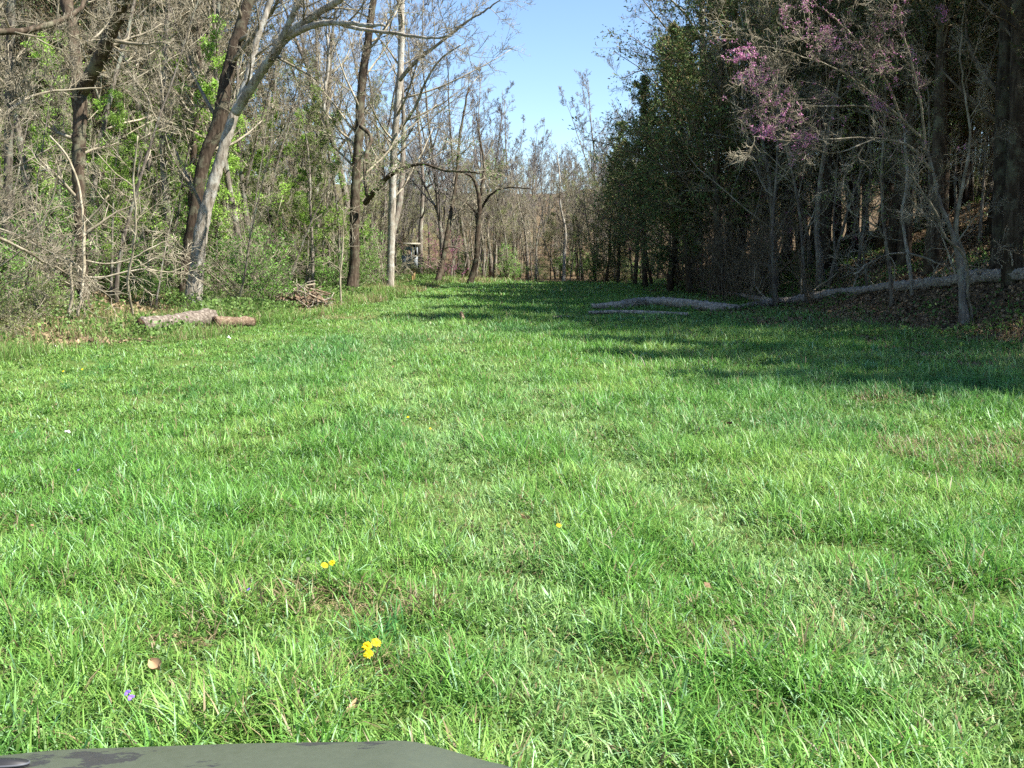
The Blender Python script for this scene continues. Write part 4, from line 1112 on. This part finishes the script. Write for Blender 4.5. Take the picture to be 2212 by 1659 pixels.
def plain(name, c1_, c2_, scale=8, rough=0.8):
    m, nt, b_ = mat(name, rough=rough)
    tc = nt.nodes.new('ShaderNodeTexCoord'); n = noise(nt, scale, 6, 0.65, tc.outputs['Object'])
    r = ramp(nt, [(0.35, c1_), (0.65, c2_)]); nt.links.new(n.outputs['Fac'], r.inputs[0]); nt.links.new(r.outputs[0], b_.inputs['Base Color'])
    return m
M['board'] = plain('weathered_board', (0.24, 0.26, 0.27), (0.40, 0.42, 0.43))
M['board_shaded'] = plain('blue_grey_shaded_panel', (0.10, 0.14, 0.17), (0.20, 0.25, 0.28), 14)  # side panels coloured darker and bluer as the shaded side of the box
M['post'] = plain('yellow_post', (0.26, 0.17, 0.06), (0.46, 0.33, 0.14))
M['pale_board'] = plain('pale_board', (0.36, 0.32, 0.24), (0.58, 0.54, 0.44))
M['dark'] = plain('dark_fill', (0.010, 0.010, 0.010), (0.025, 0.022, 0.02))

def box_stand():
    x, y, z = ground_at(896, 617)
    s = y / FV
    t = thing('box_stand', (x, y, z), 'weathered grey box with a blue-grey side panel coloured as shaded and flat pale top on a yellowish post', 'box stand')
    H = lambda yv: P(896, yv, y)[2] - z
    X = lambda xv: (xv - 896) * s
    g = Geo(); box_between(g, (X(892.5), 0.05, -0.2), (X(896.5), 0.17, H(580.6)))
    obj('post', g.mesh('post', M['post'], False), t)
    g = Geo(); box_between(g, (X(887), 0.45, -0.2), (X(890.5), 0.57, H(580.6)))
    obj('post', g.mesh('post', M['post'], False), t)
    g = Geo()                                        # narrow front in the paler, sunlit tone, with a tall opening
    box_between(g, (X(893.5), 0, H(580.3)), (X(902.7), 0.10, H(553.5)))
    box_between(g, (X(893.5), 0, H(553.5)), (X(895.6), 0.10, H(533.5)))
    box_between(g, (X(900.4), 0, H(553.5)), (X(902.7), 0.10, H(533.5)))
    box_between(g, (X(895.6), 0, H(538.5)), (X(900.4), 0.10, H(533.5)))
    obj('front', g.mesh('front', M['board'], False), t)
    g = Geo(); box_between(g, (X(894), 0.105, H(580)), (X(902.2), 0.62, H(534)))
    obj('inside', g.mesh('inside', M['dark'], False), t)  # solid near-black block stands in for the shade within the box
    g = Geo(); box_between(g, (X(895.2), -0.03, H(554.6)), (X(901), -0.002, H(552.8)))
    obj('sill', g.mesh('sill', M['pale_board'], False), t)
    g = Geo(); box_between(g, (X(888.5), 0.02, H(580.5)), (X(891.6), 0.08, H(533.8)))
    obj('corner_post', g.mesh('corner_post', M['board'], False), t)
    g = Geo(); box_between(g, (X(868), 0.10, H(580)), (X(888.4), 0.14, H(551.2)))
    obj('side_panel', g.mesh('side_panel', M['board_shaded'], False), t)
    g = Geo(); box_between(g, (X(874), 0.10, H(540)), (X(888.4), 0.14, H(532)))
    obj('upper_panel', g.mesh('upper_panel', M['board_shaded'], False), t)
    g = Geo(); box_between(g, (X(867), 0.085, H(551.0)), (X(888.4), 0.15, H(548.8)))
    obj('rail', g.mesh('rail', M['pale_board'], False), t)
    g = Geo(); box_between(g, (X(872.5), -0.06, H(528.8)), (X(906.5), 0.70, H(524.6)))
    obj('roof', g.mesh('roof', M['pale_board'], False), t)
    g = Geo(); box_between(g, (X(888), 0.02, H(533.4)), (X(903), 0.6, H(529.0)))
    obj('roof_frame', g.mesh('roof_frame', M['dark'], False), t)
box_stand()

# dandelions, violets and scraps
M['yellow'] = mat('dandelion_petal', (0.80, 0.56, 0.01), 0.6, 0.2)[0]
M['stalk'] = mat('flower_stalk', (0.20, 0.33, 0.10), 0.6, 0.3)[0]
M['violet'] = mat('violet_petal', (0.20, 0.12, 0.52), 0.6, 0.2)[0]
M['scrap'] = mat('white_scrap', (0.78, 0.76, 0.72), 0.7, 0.2)[0]
def petals(seed, n, r, rise, wid):
    rng = np.random.default_rng(seed); g = Geo()
    for k in range(n):
        a = rng.uniform(0, 6.283); ln = r * rng.uniform(0.55, 1.0); up = rise * rng.uniform(0.2, 1.2) * (1.3 - ln / r)
        d = np.array([math.cos(a), math.sin(a), 0]); sdd = np.array([-d[1], d[0], 0]) * wid
        b0 = np.array([0, 0, 0.001 * k / n])
        m_ = d * ln * 0.6 + np.array([0, 0, up + 0.003]); e = d * ln + np.array([0, 0, up * 0.8])
        g.add([b0 - sdd * .3, b0 + sdd * .3, m_ + sdd, m_ - sdd, e], [(0, 1, 2, 3)], [(3, 2, 4)])
    return g
dh = petals(1, 90, 0.019, 0.010, 0.0022).mesh('flower_head', M['yellow'], False)
vh = petals(2, 6, 0.014, 0.006, 0.006).mesh('flower_head', M['violet'], False)
g = Geo(); tubes(g, np.array([[[0, 0, -0.15], [0.004, 0, -0.09], [0.002, 0.003, -0.04], [0, 0, 0.001]]]), np.array([[.0022, .002, .0018, .0025]]), 5)
stalk_me = g.mesh('stalk', M['stalk'], True)
def flower(xv, yv, name, label, cat, group, head, h=0.13, sc=1.0):
    u = ground_at(xv, yv)
    # follow the ray back until it is h above the ground
    f = 1 - h / CAM_H
    x, y = u[0] * f, u[1] * f; z = tz(x, y) + h
    t = thing(name, (x, y, z), label, cat, group, rs.uniform(-.6, .6), sc * 0.98, (R(38) + rs.gauss(0, .12), rs.gauss(0, .15)))
    obj('flower_head', head, t); obj('stalk', stalk_me, t)
for xv, yv, lab, sc in [(793, 1398, 'yellow dandelion, left of the top two in the nearest cluster of three', 1.15), (812, 1396, 'yellow dandelion, right of the top two in the nearest cluster of three', 1.15),
                    (796, 1415, 'yellow dandelion, lowest in the nearest cluster of three', 1.1), (701, 1224, 'yellow dandelion, left one of the pair beyond the straw patch', 1.0),
                    (717, 1222, 'yellow dandelion, right one of the pair beyond the straw patch', 1.0), (881, 902, 'tiny yellow dandelion in the left centre of the meadow', 0.7),
                    (929, 926, 'tiny yellow dandelion just beyond the left centre wheel track', 0.6), (1207, 1133, 'single small yellow dandelion right of the middle of the meadow', 0.9),
                    (178, 804, 'tiny yellow dandelion near the left edge, right one of two', 0.8), (137, 809, 'tiny yellow dandelion near the left edge, left one of two', 0.8)]:
    flower(xv, yv, 'dandelion', lab, 'flower', 'dandelions in the meadow', dh, 0.13, sc)
for xv, yv, lab in [(277, 1503, 'small violet flower in the grass at the lower left'), (284, 1508, 'second violet flower touching the lower left one'), (538, 1275, 'tiny violet flower beside the straw patch'),
                    (170, 1015, 'tiny violet flower in the grass near the left edge')]:
    flower(xv, yv, 'violet', lab, 'flower', 'violets in the meadow', vh, 0.10, 1.0 if yv > 1400 else 0.8)
def scrap(xv, yv, w, label, seed):
    rng = np.random.default_rng(seed); x, y, z = ground_at(xv, yv); r = w * y / FV / 2
    g = Geo(); n = 6
    X_, Y_ = np.meshgrid(np.linspace(-r, r, n), np.linspace(-r * .7, r * .7, n)); Z_ = 0.05 + np.abs(rng.normal(0, r * .35, X_.shape)) + 0.3 * r * np.cos(X_ / r * 2)
    X_ = X_ + rng.normal(0, r * .12, X_.shape)
    idx = np.arange(n * n).reshape(n, n); q = np.stack([idx[:-1, :-1], idx[:-1, 1:], idx[1:, 1:], idx[1:, :-1]], -1).reshape(-1, 4)
    g.add(np.stack([X_, Y_, Z_], -1).reshape(-1, 3), q)
    o = obj('litter_scrap', g.mesh('litter_scrap', M['scrap'], True)); o.location = (x, y, z)
    tag(o, label, 'litter')
scrap(146, 948, 12, 'crumpled white scrap in the grass near the left edge', 1)
scrap(118, 757, 9, 'small white scrap at the left meadow edge', 2)
scrap(494, 737, 9, 'white scrap in the grass right of the cut logs', 3)
scrap(490, 690, 7, 'tiny white scrap just behind the rotten log', 4)
for xv, yv, lab in [(1127, 1145, 'curled pale brown leaf in the middle of the meadow'), (352, 1475, 'tan curled leaf at the lower left of the meadow'), (783, 1578, 'brown dead leaf just beyond the vehicle hood'), (1570, 933, 'dark brown dead leaf right of the centre of the meadow')]:
    x, y, z = ground_at(xv, yv); rng = np.random.default_rng(int(xv)); g = Geo(); L = 0.038
    u = np.linspace(-1, 1, 5); v = np.linspace(-1, 1, 4); U, V = np.meshgrid(u, v)
    wv = np.sqrt(np.clip(1 - U ** 2, 0.02, 1)) * 0.6
    g.add(np.stack([U * L, V * wv * L, 0.06 + 0.4 * L * V ** 2 + 0.2 * L * U ** 2 + rng.normal(0, .002, U.shape)], -1).reshape(-1, 3),
          np.stack([np.arange(20).reshape(4, 5)[:-1, :-1], np.arange(20).reshape(4, 5)[:-1, 1:], np.arange(20).reshape(4, 5)[1:, 1:], np.arange(20).reshape(4, 5)[1:, :-1]], -1).reshape(-1, 4), None, (0.36, 0.24, 0.14) if yv > 1000 else (0.12, 0.07, 0.05))
    o = obj('dead_leaf', g.mesh('dead_leaf', M['litter'], True)); o.location = (x, y, z); o.rotation_euler = (0.4, 0.1, rng.uniform(0, 6))
    tag(o, lab, 'leaf')

def vehicle():
    m, nt, b_ = mat('camouflage_paint', rough=0.42, spec=0.5)
    tc = nt.nodes.new('ShaderNodeTexCoord')
    mp = nt.nodes.new('ShaderNodeMapping'); mp.inputs['Scale'].default_value = (1, 2.2, 1); mp.inputs['Location'].default_value = (0.35, 0.1, 0); nt.links.new(tc.outputs['Object'], mp.inputs['Vector'])
    n = noise(nt, 6.5, 6, 0.7, mp.outputs[0]); n2 = noise(nt, 60, 9, 0.8, tc.outputs['Object'])
    r = ramp(nt, [(0.0, (0.072, 0.084, 0.054)), (0.585, (0.072, 0.084, 0.054)), (0.61, (0.036, 0.036, 0.034)), (0.73, (0.05, 0.048, 0.04)), (0.75, (0.10, 0.085, 0.06))])
    nt.links.new(n.outputs['Fac'], r.inputs[0])
    mx = nt.nodes.new('ShaderNodeMixRGB'); mx.blend_type = 'MULTIPLY'; mx.inputs[0].default_value = 0.5
    r2 = ramp(nt, [(0.3, (0.7, 0.7, 0.7)), (0.7, (1, 1, 1))]); nt.links.new(n2.outputs['Fac'], r2.inputs[0])
    nt.links.new(r.outputs[0], mx.inputs[1]); nt.links.new(r2.outputs[0], mx.inputs[2]); nt.links.new(mx.outputs[0], b_.inputs['Base Color'])
    rr = ramp(nt, [(0.3, (0.35, 0.35, 0.35)), (0.7, (0.6, 0.6, 0.6))]); nt.links.new(n2.outputs['Fac'], rr.inputs[0]); nt.links.new(rr.outputs[0], b_.inputs['Roughness'])
    black = mat('black_plastic', (0.02, 0.02, 0.021), 0.55, 0.4)[0]
    rubber = mat('tyre_rubber', (0.025, 0.024, 0.023), 0.85, 0.2)[0]
    steel = mat('wheel_rim', (0.35, 0.35, 0.36), 0.35, 0.5)[0]
    lens = mat('lamp_lens', (0.75, 0.77, 0.8), 0.12, 0.6)[0]
    YF = 1.34
    # outline of the front edge of the hood
    edge = [(-900, 1700), (-700, 1676), (-400, 1655), (0, 1633), (100, 1623), (300, 1615), (540, 1607), (760, 1604), (895, 1604), (936, 1613), (990, 1628), (1044, 1644), (1110, 1662), (1150, 1690)]
    prof = [(0.10, -0.24), (0.075, -0.12), (0.05, -0.05), (0.03, -0.018), (0.012, -0.005), (0, 0), (-0.06, 0.006), (-0.2, 0.03), (-0.45, 0.07), (-0.75, 0.10), (-0.95, 0.11)]
    rows = []
    ctr = P(120, 1620, YF)
    pe = []
    for i, (xv, yv) in enumerate(edge):
        back = 0.0 + 0.10 * max(0, (xv - 800) / 350) ** 2 + 0.05 * max(0, (-500 - xv) / 300)
        pe.append(P(xv, yv, YF - back))
    pe = np.array(pe); pe4 = np.concatenate([pe, np.zeros((len(pe), 1))], 1)
    pe = curve(pe4, 70)[:, :3]
    base = np.array([ctr[0], YF - 0.6, 0.0])
    V = []
    for dy, dz in prof:
        row = pe + np.array([0, dy, dz]); V.append(row)
    V = np.array(V)
    nr, nc = V.shape[:2]; idx = np.arange(nr * nc).reshape(nr, nc)
    q = np.stack([idx[:-1, :-1], idx[1:, :-1], idx[1:, 1:], idx[:-1, 1:]], -1).reshape(-1, 4)
    t = thing('utility_vehicle', (float(ctr[0]), YF - 0.6, 0.0), 'utility vehicle whose camouflage painted green-grey hood shows at the bottom left', 'vehicle')
    g = Geo(); g.add(V.reshape(-1, 3), q); hood = obj('hood', g.mesh('hood', m, True, base), t)
    sm = hood.modifiers.new('thick', 'SOLIDIFY'); sm.thickness = 0.006; sm.offset = -1
    g = Geo(); box_between(g, (pe[6][0], YF - 0.35, 0.36), (pe[-8][0], YF - 0.02, pe[20][2] - 0.10)); gr = obj('grille', g.mesh('grille', black, False, base), t)
    bv = gr.modifiers.new('bevel', 'BEVEL'); bv.width = 0.03; bv.segments = 3
    for xo in (pe[16][0], pe[-14][0]):
        g = Geo(); a = np.linspace(0, 2 * math.pi, 21)[:-1]
        p = np.array([[xo, YF - 0.04, 0.62], [xo, YF + 0.0, 0.62], [xo, YF + 0.02, 0.62]])[None]
        tubes(g, p, np.array([[.075, .075, .05]]), 20); obj('headlight', g.mesh('headlight', lens, True, base), t)
    # raised emblem plate at the left of the hood, flush trim with pale rim
    for xo, side in ((pe[2][0] - 0.02, 1), (pe[-4][0] + 0.04, 1)):
        g = Geo(); th = np.linspace(0, 2 * math.pi, 25)[:-1]
        for yo in (-0.09, 0.09):
            pass
        ring = np.stack([np.full(24, xo), YF - 0.42 + 0.30 * np.cos(th), 0.30 + 0.30 * np.sin(th)], -1)
        path = np.concatenate([ring, ring[:2]])[None]
        tubes(g, path, np.full((1, 26), 0.09), 10, np.random.default_rng(1), 0.05, cap=False)
        w = obj('wheel', g.mesh('wheel', rubber, True, base), t)
        g = Geo(); tubes(g, np.array([[[xo - .09, YF - .42, .30], [xo - .05, YF - .42, .30], [xo + .05, YF - .42, .30], [xo + .09, YF - .42, .30]]]), np.array([[.2, .22, .22, .2]]), 20)
        obj('rim', g.mesh('rim', steel, True, base), w)
        g = Geo(); box_between(g, (xo - 0.14, YF - 0.80, 0.60), (xo + 0.14, YF - 0.08, 0.66)); f = obj('fender', g.mesh('fender', black, False, base), t)
        bv = f.modifiers.new('bevel', 'BEVEL'); bv.width = 0.028; bv.segments = 3
    g = Geo(); tubes(g, np.array([[[pe[6][0], YF + 0.02, .42], [pe[8][0], YF + .10, .44], [pe[-16][0], YF + .10, .44], [pe[-12][0], YF + .02, .42]]]), np.full((1, 4), .022), 10)
    obj('bumper', g.mesh('bumper', black, True, base), t)
    # oval dark lens with a pale rim at the left of the hood
    cpt = P(0, 1648, YF - 0.05)
    g = Geo(); th = np.linspace(0, 2 * math.pi, 33)[:-1]
    ring = np.stack([cpt[0] + 0.038 * np.cos(th), cpt[1] + 0.016 * np.sin(th), np.full(32, cpt[2] - 0.004) - 0.1 * 0.028 * np.sin(th)], -1)
    g.add(np.concatenate([ring, ring + [0, 0, 0.006], [[cpt[0], cpt[1], cpt[2] + 0.005]]]),
          np.stack([np.arange(32), (np.arange(32) + 1) % 32, (np.arange(32) + 1) % 32 + 32, np.arange(32) + 32], -1),
          np.stack([np.arange(32) + 32, (np.arange(32) + 1) % 32 + 32, np.full(32, 64)], -1))
    obj('oval_vent', g.mesh('oval_vent', black, True, base), t)
    g = Geo(); tubes(g, np.concatenate([ring, ring[:2]])[None] + [0, 0, 0.004], np.full((1, 34), .0018), 6, cap=False)
    obj('vent_rim', g.mesh('vent_rim', M['dullrim'], True, base), t)
vehicle()
